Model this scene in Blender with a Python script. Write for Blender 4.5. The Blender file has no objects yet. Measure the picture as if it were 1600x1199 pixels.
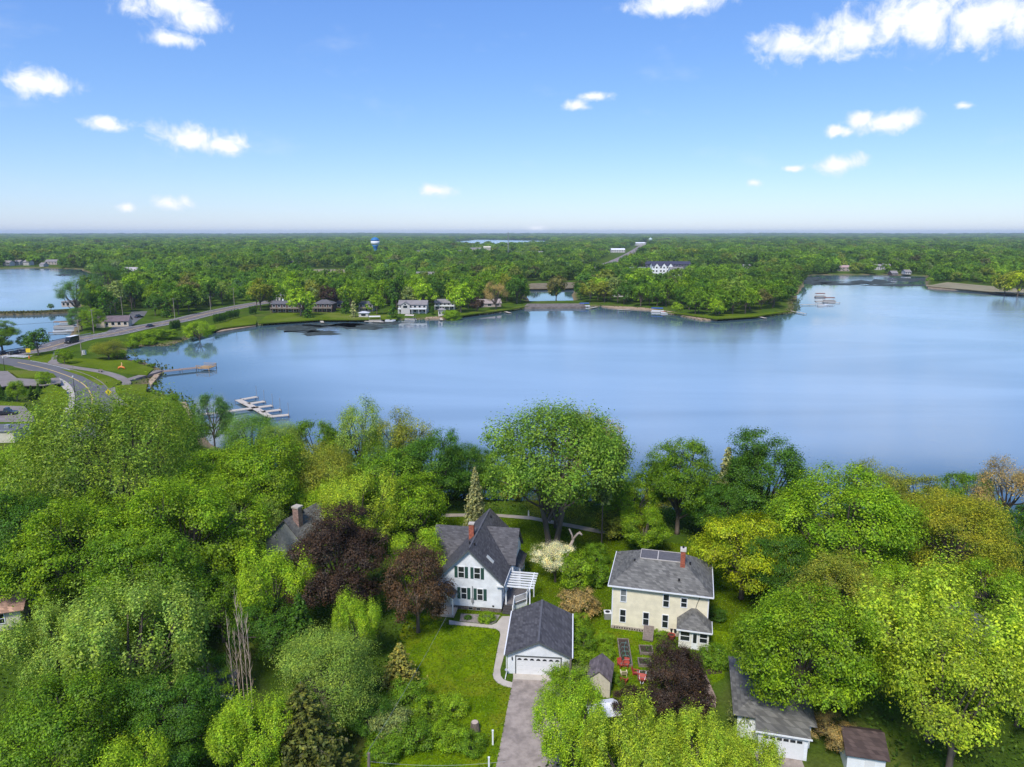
import bpy, math, random
import numpy as np
from mathutils import Vector, Matrix
R = math.radians
sc = bpy.context.scene
COL = sc.collection
random.seed(7)

# ------------------------------------------------------------------ camera
F = 1110.0; PIT = R(12.0); CAMH = 51.0
CP, SP_ = math.cos(PIT), math.sin(PIT)
cd = bpy.data.cameras.new('camera'); cam = bpy.data.objects.new('camera', cd); COL.objects.link(cam)
cam.location = (0, 0, CAMH); cam.rotation_euler = (R(90) - PIT, 0, 0)
cd.sensor_width = 36; cd.lens = 36 * F / 1600; cd.clip_start = 1; cd.clip_end = 80000
sc.camera = cam

# ------------------------------------------------------------------ sky, sun, exposure
SUN_AZ, SUN_EL = R(-158), R(52)          # clockwise from +Y (view direction), above horizon
EXPOSURE = 1.5
sc.view_settings.view_transform = 'Standard'; sc.view_settings.look = 'None'
sc.view_settings.gamma = 1; sc.view_settings.use_curve_mapping = False
sc.view_settings.exposure = EXPOSURE
sd = bpy.data.lights.new('sun', 'SUN'); sun = bpy.data.objects.new('sun', sd); COL.objects.link(sun)
sd.energy = 1.5; sd.angle = R(12); sd.color = (1.0, 0.95, 0.87)
_d = Vector((math.sin(SUN_AZ) * math.cos(SUN_EL), math.cos(SUN_AZ) * math.cos(SUN_EL), math.sin(SUN_EL)))
sun.rotation_euler = (-_d).to_track_quat('-Z', 'Y').to_euler(); sun.location = (0, 0, 300)

world = bpy.data.worlds.new('World'); sc.world = world; world.use_nodes = True
wn = world.node_tree; wn.nodes.clear()
def N(t, typ, **kw):
    n = t.nodes.new(typ)
    for k, v in kw.items(): setattr(n, k, v)
    return n
def setin(t, n, i, v):
    if isinstance(v, bpy.types.NodeSocket): t.links.new(v, n.inputs[i])
    elif v is not None: n.inputs[i].default_value = v
def math_(t, op, a, b=None, c=None, clamp=False):
    n = N(t, 'ShaderNodeMath', operation=op, use_clamp=clamp)
    setin(t, n, 0, a); setin(t, n, 1, b); setin(t, n, 2, c)
    return n.outputs[0]
def vmath(t, op, a, b=None):
    n = N(t, 'ShaderNodeVectorMath', operation=op); setin(t, n, 0, a); setin(t, n, 1, b)
    return n.outputs['Value'] if op in ('LENGTH', 'DOT_PRODUCT') else n.outputs[0]
def mixc(t, fac, a, b, blend='MIX'):
    n = N(t, 'ShaderNodeMix', data_type='RGBA', blend_type=blend)
    setin(t, n, 0, fac); setin(t, n, 6, a); setin(t, n, 7, b)
    return n.outputs[2]
def maprange(t, v, a, b, c=0.0, d=1.0, smooth=True):
    n = N(t, 'ShaderNodeMapRange', interpolation_type='SMOOTHSTEP' if smooth else 'LINEAR')
    setin(t, n, 0, v)
    for i, x in enumerate((a, b, c, d)): n.inputs[1 + i].default_value = x
    return n.outputs[0]
def noise(t, vec, scale, detail=3, rough=0.55, dist=0.0):
    n = N(t, 'ShaderNodeTexNoise'); setin(t, n, 'Vector', vec)
    n.inputs['Scale'].default_value = scale; n.inputs['Detail'].default_value = detail
    n.inputs['Roughness'].default_value = rough; n.inputs['Distortion'].default_value = dist
    return n.outputs['Fac']

sky = N(wn, 'ShaderNodeTexSky', sky_type='NISHITA', sun_disc=False, sun_elevation=SUN_EL, sun_rotation=SUN_AZ,
        altitude=300, air_density=1.0, dust_density=0.35, ozone_density=3.0)
tc = N(wn, 'ShaderNodeTexCoord')
sp = N(wn, 'ShaderNodeSeparateXYZ'); wn.links.new(tc.outputs['Generated'], sp.inputs[0])
az = math_(wn, 'MULTIPLY', math_(wn, 'ARCTAN2', sp.outputs[0], sp.outputs[1]), 57.29578)
el = math_(wn, 'MULTIPLY', math_(wn, 'ARCSINE', sp.outputs[2]), 57.29578)
azw = math_(wn, 'WRAP', az, 41.0, -41.0)
cx = N(wn, 'ShaderNodeCombineXYZ'); wn.links.new(azw, cx.inputs[0]); wn.links.new(el, cx.inputs[1])
cxa = N(wn, 'ShaderNodeCombineXYZ'); wn.links.new(az, cxa.inputs[0]); wn.links.new(el, cxa.inputs[1])
def skydir(px, py):
    u = (px - 800) / F; v = (py - 599.5) / F
    d = Vector((u, CP - v * SP_, -SP_ - v * CP)).normalized()
    return math.degrees(math.atan2(d.x, d.y)), math.degrees(math.asin(d.z))
# small fair-weather clouds: direction in the sky, half width, half height (degrees)
CL = [(265, 6, 78, 33), (300, 30, 50, 24), (272, 61, 42, 13), (62, 130, 54, 24), (168, 194, 38, 13), (300, 215, 62, 24), (345, 226, 52, 18),
      (265, 318, 35, 13), (197, 324, 18, 10), (683, 298, 36, 13), (900, 166, 26, 11), (932, 150, 32, 9), (1060, 4, 100, 20),
      (1232, 68, 66, 30), (1330, 55, 90, 36), (1430, 28, 110, 46), (1550, 25, 130, 48), (1345, 186, 24, 15), (1392, 190, 50, 19),
      (1308, 206, 22, 10), (1318, 256, 47, 17), (1238, 264, 20, 6), (1177, 285, 17, 9), (1505, 165, 15, 6), (835, 357, 24, 8)]
HI = [(-30, 24, 5, 2), (-12, 30, 7, 3), (14, 26, 6, 2), (31, 33, 7, 3), (2, 44, 9, 4), (-26, 52, 9, 5), (24, 60, 12, 5)]
clouds = []
for px, py, rx, ry in CL:
    a, e = skydir(px, py); clouds.append((a, e, rx * 0.0505, ry * 0.0505))
clouds += HI
nz = noise(wn, cxa.outputs[0], 0.62, 6, 0.62, 0.4)
nbig = noise(wn, cxa.outputs[0], 0.2, 2, 0.5)
dmin = None
for a, e, rx, ry in clouds:
    v = vmath(wn, 'SUBTRACT', cx.outputs[0], (a, e, 0))
    v = vmath(wn, 'MULTIPLY', v, (1 / rx, 1 / ry, 0))
    d = vmath(wn, 'LENGTH', v)
    dmin = d if dmin is None else math_(wn, 'MINIMUM', dmin, d)
dens = math_(wn, 'ADD', math_(wn, 'SUBTRACT', 1.0, dmin), math_(wn, 'MULTIPLY', math_(wn, 'SUBTRACT', nz, 0.5), 2.0))
cmask = maprange(wn, dens, 0.0, 0.85)
wisp = math_(wn, 'MULTIPLY', maprange(wn, noise(wn, vmath(wn, 'MULTIPLY', cxa.outputs[0], (0.5, 1.1, 1)), 0.25, 5, 0.6), 0.55, 0.85), 0.22)
cmask = math_(wn, 'MAXIMUM', cmask, wisp)
hs = N(wn, 'ShaderNodeHueSaturation'); hs.inputs['Saturation'].default_value = 1.12; wn.links.new(sky.outputs[0], hs.inputs['Color'])
sr = N(wn, 'ShaderNodeSeparateColor'); wn.links.new(hs.outputs[0], sr.inputs[0]); cr_ = N(wn, 'ShaderNodeCombineColor')
for i_, (g_, k_) in enumerate(((0.87, 0.595), (0.80, 0.765), (0.5, 1.74))):      # film-like response of the sky, the same in every direction
    wn.links.new(math_(wn, 'MULTIPLY', math_(wn, 'POWER', sr.outputs[i_], g_), k_), cr_.inputs[i_])
skyc = cr_.outputs[0]
ccol = mixc(wn, maprange(wn, dens, 0.2, 1.3), (3.8, 4.1, 4.5, 1), (4.9, 4.9, 5.0, 1))
bg = N(wn, 'ShaderNodeBackground'); bg.inputs[1].default_value = 0.0841
wn.links.new(mixc(wn, cmask, skyc, ccol), bg.inputs[0])
wo = N(wn, 'ShaderNodeOutputWorld'); wn.links.new(bg.outputs[0], wo.inputs[0])

sc.render.engine = 'CYCLES'
cy = sc.cycles
cy.use_denoising = True; cy.denoiser = 'OPENIMAGEDENOISE'; cy.denoising_input_passes = 'RGB_ALBEDO_NORMAL'
cy.max_bounces = 6; cy.diffuse_bounces = 4; cy.glossy_bounces = 3; cy.transmission_bounces = 3; cy.volume_bounces = 0
cy.transparent_max_bounces = 6; cy.sample_clamp_indirect = 6; cy.caustics_reflective = False; cy.caustics_refractive = False
cy.volume_step_rate = 1; cy.volume_max_steps = 64

# ------------------------------------------------------------------ helpers
def G(px, py, z):
    u = (px - 800) / F; v = (py - 599.5) / F
    t = (z - CAMH) / (-SP_ - v * CP)
    return (u * t, (CP - v * SP_) * t)
def PX(x, y, z):
    dz = z - CAMH; fw = y * CP - dz * SP_; up = y * SP_ + dz * CP
    return 800 + F * x / fw, 599.5 - F * up / fw
def tag(o, label=None, cat=None, group=None, kind=None):
    if label: o['label'] = label
    if cat: o['category'] = cat
    if group: o['group'] = group
    if kind: o['kind'] = kind
    return o
def thing(name, label, cat, loc, rz=0, group=None):
    o = bpy.data.objects.new(name, None); COL.objects.link(o); o.empty_display_size = 0.2
    o.location = loc; o.rotation_euler = (0, 0, rz)
    return tag(o, label, cat, group)
def link(name, me, m, parent=None):
    o = bpy.data.objects.new(name, me); COL.objects.link(o)
    if m and not me.materials: me.materials.append(m)
    if parent: o.parent = parent
    return o
def npmesh(name, V, Fq, k=4):
    me = bpy.data.meshes.new(name); n = len(Fq)
    me.vertices.add(len(V)); me.vertices.foreach_set('co', np.asarray(V, 'f').ravel())
    me.loops.add(n * k); me.polygons.add(n)
    me.loops.foreach_set('vertex_index', np.asarray(Fq, 'i').ravel())
    me.polygons.foreach_set('loop_start', np.arange(0, n * k, k, dtype='i'))
    me.update(calc_edges=True)
    return me
class MB:
    def __init__(s): s.v = []; s.f = []
    def add(s, vs, fs):
        b = len(s.v); s.v += [tuple(p) for p in vs]; s.f += [tuple(b + i for i in f) for f in fs]; return s
    def box(s, x0, x1, y0, y1, z0, z1):
        return s.add([(x0, y0, z0), (x1, y0, z0), (x1, y1, z0), (x0, y1, z0), (x0, y0, z1), (x1, y0, z1), (x1, y1, z1), (x0, y1, z1)],
                     [(0, 3, 2, 1), (4, 5, 6, 7), (0, 1, 5, 4), (1, 2, 6, 5), (2, 3, 7, 6), (3, 0, 4, 7)])
    def prism(s, pts, z0, z1):
        n = len(pts)
        if sum(pts[i][0] * pts[(i + 1) % n][1] - pts[(i + 1) % n][0] * pts[i][1] for i in range(n)) < 0: pts = pts[::-1]
        vs = [(p[0], p[1], z0) for p in pts] + [(p[0], p[1], z1) for p in pts]
        return s.add(vs, [tuple(range(n))[::-1], tuple(range(n, 2 * n))] + [(i, (i + 1) % n, n + (i + 1) % n, n + i) for i in range(n)])
    def slab(s, pts, t):
        """thick panel: polygon pts (3d), thickness t against its normal"""
        P = [Vector(p) for p in pts]; nrm = (P[1] - P[0]).cross(P[2] - P[0]).normalized()
        if nrm.z < 0: P = P[::-1]; nrm = -nrm
        n = len(P); vs = P + [p - nrm * t for p in P]
        return s.add(vs, [tuple(range(n)), tuple(range(n, 2 * n))[::-1]] + [(i, n + i, n + (i + 1) % n, (i + 1) % n) for i in range(n)])
    def tube(s, pts, rad, n=6, cap=True):
        P = [Vector(p) for p in pts]; b = len(s.v)
        if not isinstance(rad, (list, tuple)): rad = [rad] * len(P)
        for i, p in enumerate(P):
            t = (P[min(i + 1, len(P) - 1)] - P[max(i - 1, 0)]).normalized()
            a = t.cross(Vector((0, 0, 1)) if abs(t.z) < 0.9 else Vector((1, 0, 0))).normalized(); c = t.cross(a)
            for k in range(n):
                w = 2 * math.pi * k / n; s.v.append(tuple(p + (a * math.cos(w) + c * math.sin(w)) * rad[i]))
        for i in range(len(P) - 1):
            for k in range(n):
                s.f.append((b + i * n + k, b + i * n + (k + 1) % n, b + (i + 1) * n + (k + 1) % n, b + (i + 1) * n + k))
        if cap:
            s.f.append(tuple(b + k for k in range(n))[::-1]); s.f.append(tuple(b + (len(P) - 1) * n + k for k in range(n)))
        return s
    def lathe(s, prof, n=16, c=(0, 0)):
        b = len(s.v)
        for r, z in prof:
            for k in range(n):
                w = 2 * math.pi * k / n; s.v.append((c[0] + r * math.cos(w), c[1] + r * math.sin(w), z))
        for i in range(len(prof) - 1):
            for k in range(n): s.f.append((b + i * n + k, b + i * n + (k + 1) % n, b + (i + 1) * n + (k + 1) % n, b + (i + 1) * n + k))
        s.f.append(tuple(b + k for k in range(n))[::-1]); s.f.append(tuple(b + (len(prof) - 1) * n + k for k in range(n)))
        return s
    def build(s, name, m, parent=None, smooth=False):
        me = bpy.data.meshes.new(name); me.from_pydata(s.v, [], s.f); me.update()
        if smooth: me.polygons.foreach_set('use_smooth', [True] * len(me.polygons))
        return link(name, me, m, parent)
def copy_tree(o, parent=None):
    c = o.copy(); COL.objects.link(c); c.parent = parent
    for ch in list(o.children): copy_tree(ch, c)
    return c

# ------------------------------------------------------------------ materials
MATS = {}
def mat(name, col, rough=0.7, var=0.15, vscale=3.0, bump=0.0, bscale=20.0, metal=0.0, col2=None, spec=0.3, stretch=(1, 1, 1), objcol=False):
    if name in MATS: return MATS[name]
    m = bpy.data.materials.new(name); m.use_nodes = True; t = m.node_tree
    b = t.nodes['Principled BSDF']; b.inputs['Roughness'].default_value = rough; b.inputs['Metallic'].default_value = metal
    b.inputs['Specular IOR Level'].default_value = spec
    co = N(t, 'ShaderNodeTexCoord'); v = vmath(t, 'MULTIPLY', co.outputs['Object'], stretch)
    c2 = col2 or tuple(x * (1 - var) for x in col); c1 = tuple(min(1, x * (1 + var * 0.6)) for x in col) if not col2 else col
    f = maprange(t, noise(t, v, vscale, 5, 0.6), 0.3, 0.7)
    out = mixc(t, f, (*c1, 1), (*c2, 1))
    if objcol:
        oi = N(t, 'ShaderNodeObjectInfo'); out = mixc(t, 1.0, out, oi.outputs['Color'], 'MULTIPLY')
    t.links.new(out, b.inputs['Base Color'])
    if bump:
        bn = N(t, 'ShaderNodeBump'); bn.inputs['Strength'].default_value = bump; bn.inputs['Distance'].default_value = 0.05
        t.links.new(noise(t, v, bscale, 3), bn.inputs['Height']); t.links.new(bn.outputs[0], b.inputs['Normal'])
    MATS[name] = m
    return m
def rowmat(name, col, pitch, joint=0.75, axis=2, rough=0.7, var=0.12, brick=None, depth=0.02):
    """horizontal courses (siding, shingles): lines along object z (or brick pattern)"""
    if name in MATS: return MATS[name]
    m = bpy.data.materials.new(name); m.use_nodes = True; t = m.node_tree; b = t.nodes['Principled BSDF']
    b.inputs['Roughness'].default_value = rough; b.inputs['Specular IOR Level'].default_value = 0.25
    co = N(t, 'ShaderNodeTexCoord'); s = N(t, 'ShaderNodeSeparateXYZ'); t.links.new(co.outputs['Object'], s.inputs[0])
    big = maprange(t, noise(t, co.outputs['Object'], 0.9, 4), 0.3, 0.7)
    base = mixc(t, big, (*[x * (1 + var * .5) for x in col], 1), (*[x * (1 - var) for x in col], 1))
    if brick:
        xy = N(t, 'ShaderNodeCombineXYZ'); t.links.new(math_(t, 'ADD', s.outputs[0], s.outputs[1]), xy.inputs[0])
        t.links.new(s.outputs[2], xy.inputs[1])
        bt = N(t, 'ShaderNodeTexBrick'); t.links.new(xy.outputs[0], bt.inputs['Vector'])
        bt.inputs['Scale'].default_value = 1; bt.inputs['Brick Width'].default_value = brick; bt.inputs['Row Height'].default_value = pitch
        bt.inputs['Mortar Size'].default_value = pitch * 0.06; bt.inputs['Bias'].default_value = 0
        bt.inputs['Color1'].default_value = (1.3, 1.3, 1.3, 1); bt.inputs['Color2'].default_value = (0.62, 0.62, 0.64, 1); bt.inputs['Mortar'].default_value = (joint,) * 3 + (1,)
        base = mixc(t, 1.0, base, bt.outputs['Color'], 'MULTIPLY')
    else:
        fr = math_(t, 'FRACT', math_(t, 'DIVIDE', s.outputs[axis], pitch))
        ln = maprange(t, fr, 0.0, 0.16)
        base = mixc(t, ln, mixc(t, 1.0, base, (joint, joint, joint, 1), 'MULTIPLY'), base)
        bn = N(t, 'ShaderNodeBump'); bn.inputs['Strength'].default_value = 0.6; bn.inputs['Distance'].default_value = depth
        t.links.new(math_(t, 'SUBTRACT', 1.0, fr), bn.inputs['Height']); t.links.new(bn.outputs[0], b.inputs['Normal'])
    t.links.new(base, b.inputs['Base Color']); MATS[name] = m
    return m
def glassmat(name, col=(0.02, 0.025, 0.03)):
    if name in MATS: return MATS[name]
    m = mat(name, col, 0.08, 0.3, 1.2, spec=0.6); return m
WHITE = mat('white_paint', (0.78, 0.79, 0.80), 0.55, 0.05, 2)
SIDING = rowmat('white_siding', (0.76, 0.78, 0.80), 0.14, 0.82)
CREAM = rowmat('cream_siding', (0.80, 0.73, 0.545), 0.14, 0.84)
TANS = rowmat('tan_siding', (0.60, 0.55, 0.43), 0.2, 0.85)
GSHIN = rowmat('charcoal_shingles', (0.088, 0.085, 0.09), 0.16, 0.7, brick=0.42)
GSHIN2 = rowmat('grey_shingles', (0.155, 0.15, 0.135), 0.16, 0.75, brick=0.42)
BSHIN = rowmat('brown_shingles', (0.085, 0.058, 0.052), 0.16, 0.7, brick=0.42)
RSHIN = rowmat('terracotta_shingles', (0.46, 0.28, 0.20), 0.17, 0.75, brick=0.42)
WSHIN = rowmat('weathered_shingles', (0.16, 0.13, 0.13), 0.18, 0.75, brick=0.5)
BRICK = rowmat('red_brick', (0.33, 0.10, 0.06), 0.08, 1.3, brick=0.22)
GREENP = mat('green_shutter_paint', (0.028, 0.075, 0.06), 0.5, 0.1)
GLASS = glassmat('window_glass'); GLASSL = glassmat('curtained_glass', (0.22, 0.24, 0.25))
STONE = mat('foundation_stone', (0.17, 0.14, 0.12), 0.9, 0.5, 6, 0.6, 12)
CONC = mat('concrete', (0.47, 0.42, 0.36), 0.9, 0.12, 0.8, 0.2, 30)
ASPH = mat('old_asphalt', (0.33, 0.275, 0.235), 0.95, 0.3, 1.1, 0.4, 30)
ROADM = mat('road_asphalt', (0.165, 0.145, 0.135), 0.95, 0.15, 0.08, 0.1, 6)
ROADD = mat('dark_asphalt', (0.13, 0.128, 0.13), 0.95, 0.12, 0.1)
PATHM = mat('trail_asphalt', (0.23, 0.20, 0.18), 0.95, 0.15, 0.3)
PAINTW = mat('road_paint_white', (0.62, 0.62, 0.6), 0.8, 0.1); PAINTY = mat('road_paint_yellow', (0.6, 0.42, 0.16), 0.8, 0.1)
WOOD = mat('weathered_wood', (0.22, 0.18, 0.15), 0.9, 0.3, 3, 0.4, 12, stretch=(1, 1, 6))
DOCKW = mat('dock_boards', (0.52, 0.46, 0.38), 0.9, 0.15, 1.5)
POLEW = mat('pole_wood', (0.20, 0.16, 0.13), 0.9, 0.25, 4, stretch=(3, 3, .4))
BARK = mat('bark', (0.13, 0.105, 0.085), 0.95, 0.4, 5, 0.5, 10, stretch=(2, 2, .5))
PALEW = mat('bare_pale_wood', (0.50, 0.40, 0.32), 0.85, 0.25, 3)
DARKM = mat('dark_metal', (0.03, 0.03, 0.032), 0.45, 0.1, metal=0.3)
GALV = mat('grey_metal', (0.35, 0.36, 0.37), 0.5, 0.1, metal=0.4)
SOIL = mat('garden_soil', (0.06, 0.042, 0.03), 0.95, 0.3, 6, 0.5, 20)
MULCH = mat('gravel_bed', (0.25, 0.22, 0.20), 0.95, 0.4, 9, 0.6, 30)
REDP = mat('red_plastic', (0.38, 0.06, 0.04), 0.45, 0.1)
YELP = mat('yellow_sign', (0.75, 0.55, 0.03), 0.5, 0.05)
RUBBER = mat('tyre_rubber', (0.02, 0.02, 0.02), 0.9, 0.1)
SAND = mat('beach_sand', (0.40, 0.29, 0.19), 0.95, 0.25, 0.4)
GRAV = mat('pale_gravel', (0.36, 0.31, 0.25), 0.95, 0.2, 0.3)

def grassmat(name, a, b, dry, s=0.35, dryamt=0.5):
    m = bpy.data.materials.new(name); m.use_nodes = True; t = m.node_tree; p = t.nodes['Principled BSDF']
    p.inputs['Roughness'].default_value = 1.0; p.inputs['Specular IOR Level'].default_value = 0.0
    ge = N(t, 'ShaderNodeNewGeometry'); P = ge.outputs['Position']
    c = mixc(t, maprange(t, noise(t, P, s, 4, 0.6), 0.32, 0.68), (*a, 1), (*b, 1))
    c = mixc(t, math_(t, 'MULTIPLY', maprange(t, noise(t, P, s * 0.45, 3, 0.6, 1.0), 0.48, 0.72), dryamt), c, (*dry, 1))
    fine = noise(t, P, 3.2, 4, 0.7)
    c = mixc(t, 1.0, c, mixc(t, maprange(t, fine, 0.25, 0.75), (0.72, 0.72, 0.72, 1), (1.25, 1.25, 1.2, 1)), 'MULTIPLY')
    bn = N(t, 'ShaderNodeBump'); bn.inputs['Strength'].default_value = 0.7; bn.inputs['Distance'].default_value = 0.12
    t.links.new(noise(t, P, 5.0, 4, 0.7), bn.inputs['Height']); t.links.new(bn.outputs[0], p.inputs['Normal'])
    t.links.new(c, p.inputs['Base Color']); MATS[name] = m
    return m, t, c, p
LAWN = grassmat('lawn_grass', (0.16, 0.24, 0.005), (0.085, 0.155, 0.004), (0.18, 0.185, 0.014), 0.42, 0.75)[0]
LAWN2 = grassmat('yard_grass', (0.082, 0.135, 0.005), (0.075, 0.125, 0.004), (0.13, 0.13, 0.014), 0.3, 0.5)[0]
FARLAWN = grassmat('far_lawn_grass', (0.12, 0.17, 0.012), (0.085, 0.13, 0.01), (0.2, 0.19, 0.06), 0.06, 0.5)[0]
GROUNDM, gt, gc, gp = grassmat('ground_cover', (0.075, 0.13, 0.012), (0.05, 0.09, 0.012), (0.13, 0.12, 0.04), 0.12, 0.45)
at = N(gt, 'ShaderNodeAttribute', attribute_name='shore')
gt.links.new(mixc(gt, at.outputs['Fac'], gc, (0.24, 0.17, 0.12, 1)), gp.inputs['Base Color'])

def leafmat(name, source, dark=0.45, light=1.75, trans=0.45):
    m = bpy.data.materials.new(name); m.use_nodes = True; t = m.node_tree; t.nodes.clear()
    if source == 'object': c0 = N(t, 'ShaderNodeObjectInfo').outputs['Color']
    else: c0 = N(t, 'ShaderNodeAttribute', attribute_type='INSTANCER', attribute_name='tint').outputs['Color']
    ge = N(t, 'ShaderNodeNewGeometry')
    rnd = ge.outputs['Random Per Island']
    co = N(t, 'ShaderNodeTexCoord'); big = noise(t, co.outputs['Object'], 1.6, 2)
    k = math_(t, 'ADD', math_(t, 'MULTIPLY', rnd, light - dark), dark)
    k = math_(t, 'MULTIPLY', k, maprange(t, big, 0.3, 0.7, 0.8, 1.2))
    c = mixc(t, 1.0, c0, k, 'MULTIPLY')
    c = mixc(t, 1.0, c, mixc(t, maprange(t, noise(t, co.outputs['Object'], 5.5, 3, .6), .3, .7), (.74, .88, .95, 1), (1.24, 1.1, .9, 1)), 'MULTIPLY')
    yel = mixc(t, 1.0, c, (1.18, 1.08, 0.8, 1), 'MULTIPLY')
    c = mixc(t, maprange(t, rnd, 0.55, 1.0), c, yel)
    df = N(t, 'ShaderNodeBsdfDiffuse'); tr = N(t, 'ShaderNodeBsdfTranslucent'); t.links.new(c, df.inputs[0])
    t.links.new(mixc(t, 1.0, c, (1.1, 1.15, 0.6, 1), 'MULTIPLY'), tr.inputs[0])
    mx = N(t, 'ShaderNodeMixShader'); mx.inputs[0].default_value = trans
    t.links.new(df.outputs[0], mx.inputs[1]); t.links.new(tr.outputs[0], mx.inputs[2])
    gl = N(t, 'ShaderNodeBsdfGlossy'); gl.inputs['Roughness'].default_value = .45; m2 = N(t, 'ShaderNodeMixShader'); m2.inputs[0].default_value = .012; t.links.new(mx.outputs[0], m2.inputs[1]); t.links.new(gl.outputs[0], m2.inputs[2])
    o = N(t, 'ShaderNodeOutputMaterial'); t.links.new(m2.outputs[0], o.inputs[0]); MATS[name] = m
    return m
LEAF = leafmat('leaf', 'object'); LEAFI = leafmat('wood_leaf', 'inst', 0.65, 1.35)

# ------------------------------------------------------------------ terrain and water
def pxl(pts, z=0.0): return np.array([G(a, b, z) for a, b in pts])
def sdist(poly, P):
    d = np.full(len(P), 1e18); ins = np.zeros(len(P), bool); n = len(poly)
    for i in range(n):
        a = poly[i]; b = poly[(i + 1) % n]; e = b - a; w = P - a
        tt = np.clip((w @ e) / (e @ e + 1e-9), 0, 1); q = w - tt[:, None] * e
        d = np.minimum(d, (q * q).sum(1))
        c1 = (a[1] <= P[:, 1]) & (b[1] > P[:, 1]); c2 = (b[1] <= P[:, 1]) & (a[1] > P[:, 1])
        cr = e[0] * w[:, 1] - e[1] * w[:, 0]
        ins ^= (c1 & (cr > 0)) | (c2 & (cr < 0))
    d = np.sqrt(d); return np.where(ins, -d, d)
def pdist(line, P):
    d = np.full(len(P), 1e18)
    for a, b in zip(line[:-1], line[1:]):
        e = b - a; w = P - a; tt = np.clip((w @ e) / (e @ e + 1e-9), 0, 1); q = w - tt[:, None] * e
        d = np.minimum(d, (q * q).sum(1))
    return np.sqrt(d)
def smooth01(x): x = np.clip(x, 0, 1); return x * x * (3 - 2 * x)
def wiggle(poly, amp, step):
    rng = np.random.default_rng(3); out = []
    for i in range(len(poly)):
        a, b = poly[i], poly[(i + 1) % len(poly)]; L = np.linalg.norm(b - a); n = max(1, min(14, int(L / step)))
        for k in range(n):
            p = a + (b - a) * k / n
            out.append(p + (rng.normal(size=2) * amp if k else 0))
    return np.array(out)
LAKE = wiggle(pxl([(330, 695), (312, 672), (297, 656), (284, 637), (280, 628), (268, 619), (250, 615), (232, 611), (232, 600), (243, 589), (252, 577), (243, 573), (225, 566), (198, 561),
    (196, 550), (202, 542), (262, 541), (300, 528), (335, 518), (400, 509), (450, 504), (500, 501), (562, 501), (620, 501), (650, 500), (700, 497), (750, 491), (800, 485), (829, 480),
    (905, 480), (938, 479), (1012, 484), (1050, 490), (1095, 500), (1122, 500), (1162, 496), (1200, 495), (1237, 489), (1240, 480), (1245, 462), (1257, 447), (1255, 433), (1275, 430),
    (1395, 430), (1447, 432), (1446, 443), (1449, 450), (1512, 454), (1562, 459), (1600, 461), (1900, 474), (2200, 560), (2150, 800), (1900, 835), (1600, 818), (1300, 812), (1000, 795),
    (860, 786), (700, 778), (560, 758), (450, 738), (370, 712)]), 0.7, 9)
POND1 = pxl([(829, 472), (821, 460), (820, 452), (900, 450), (893, 461), (896, 471)])
POND2 = pxl([(486, 446), (482, 434), (478, 425), (540, 426), (545, 434), (535, 446)])
LLAKE = wiggle(pxl([(-500, 424), (0, 420), (60, 419), (125, 421), (140, 427), (205, 432), (215, 440), (160, 452), (128, 470), (112, 484), (60, 487), (0, 488), (-500, 495)]), 1.0, 20)
LPOND = pxl([(-300, 500), (0, 492), (60, 491), (118, 488), (124, 500), (116, 512), (106, 529), (76, 537), (34, 545), (-10, 553), (-300, 590)])
FLAKE = pxl([(690, 379), (745, 374.5), (862, 376.5), (868, 380), (850, 386), (770, 389), (715, 386)])
LAKES = [LAKE, POND1, POND2, LLAKE, LPOND, FLAKE]
def lake_d(P):
    P = np.asarray(P, float)
    return np.min([sdist(l, P) for l in LAKES], axis=0)
def height(P, d=None):
    P = np.asarray(P, float)
    if d is None: d = lake_d(P)
    r = np.hypot(P[:, 0], P[:, 1])
    L = 1.6 + 2.4 * smooth01((235 - P[:, 1]) / 80)
    L = L + 30 * smooth01((r - 7000) / 7000) * (0.75 + 0.25 * np.sin(P[:, 0] / 1900) * np.cos(P[:, 0] / 777))
    return np.where(d > 0, L * smooth01(d / 11 + 0.03) , -1.3 * smooth01(-d / 5) - 0.02)
def hz(x, y): return float(height(np.array([[x, y]]))[0])
azs = np.concatenate([np.arange(-180, -46, 4.0), np.arange(-46, 46.01, 0.18), np.arange(50, 180, 4.0)])
rs = [6.0]
while rs[-1] < 22000: rs.append(rs[-1] + max(1.6, min(rs[-1] ** 2 / 90000 + 0.6, rs[-1] * 0.09)))
rs = np.array(rs); A, RR = np.meshgrid(np.radians(azs), rs)
GP = np.stack([np.sin(A) * RR, np.cos(A) * RR], -1).reshape(-1, 2)
gd = lake_d(GP); gh = height(GP, gd)
na, nr = len(azs), len(rs)
I = (np.arange(nr - 1)[:, None] * na + np.arange(na)[None, :]); J = (np.arange(nr - 1)[:, None] * na + (np.arange(na) + 1)[None, :] % na)
Q = np.stack([I, J, J + na, I + na], -1).reshape(-1, 4)[:, ::-1]
me = npmesh('ground', np.column_stack([GP, gh]), Q)
a_ = me.attributes.new('shore', 'FLOAT', 'POINT'); a_.data.foreach_set('value', np.where(RR.ravel() < 2000, np.clip(1.25 - gd / 4.0, 0, 1) * 0.8, 0).astype('f'))
me.polygons.foreach_set('use_smooth', [True] * len(me.polygons))
ground = link('ground', me, GROUNDM); tag(ground, kind='structure')

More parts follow.
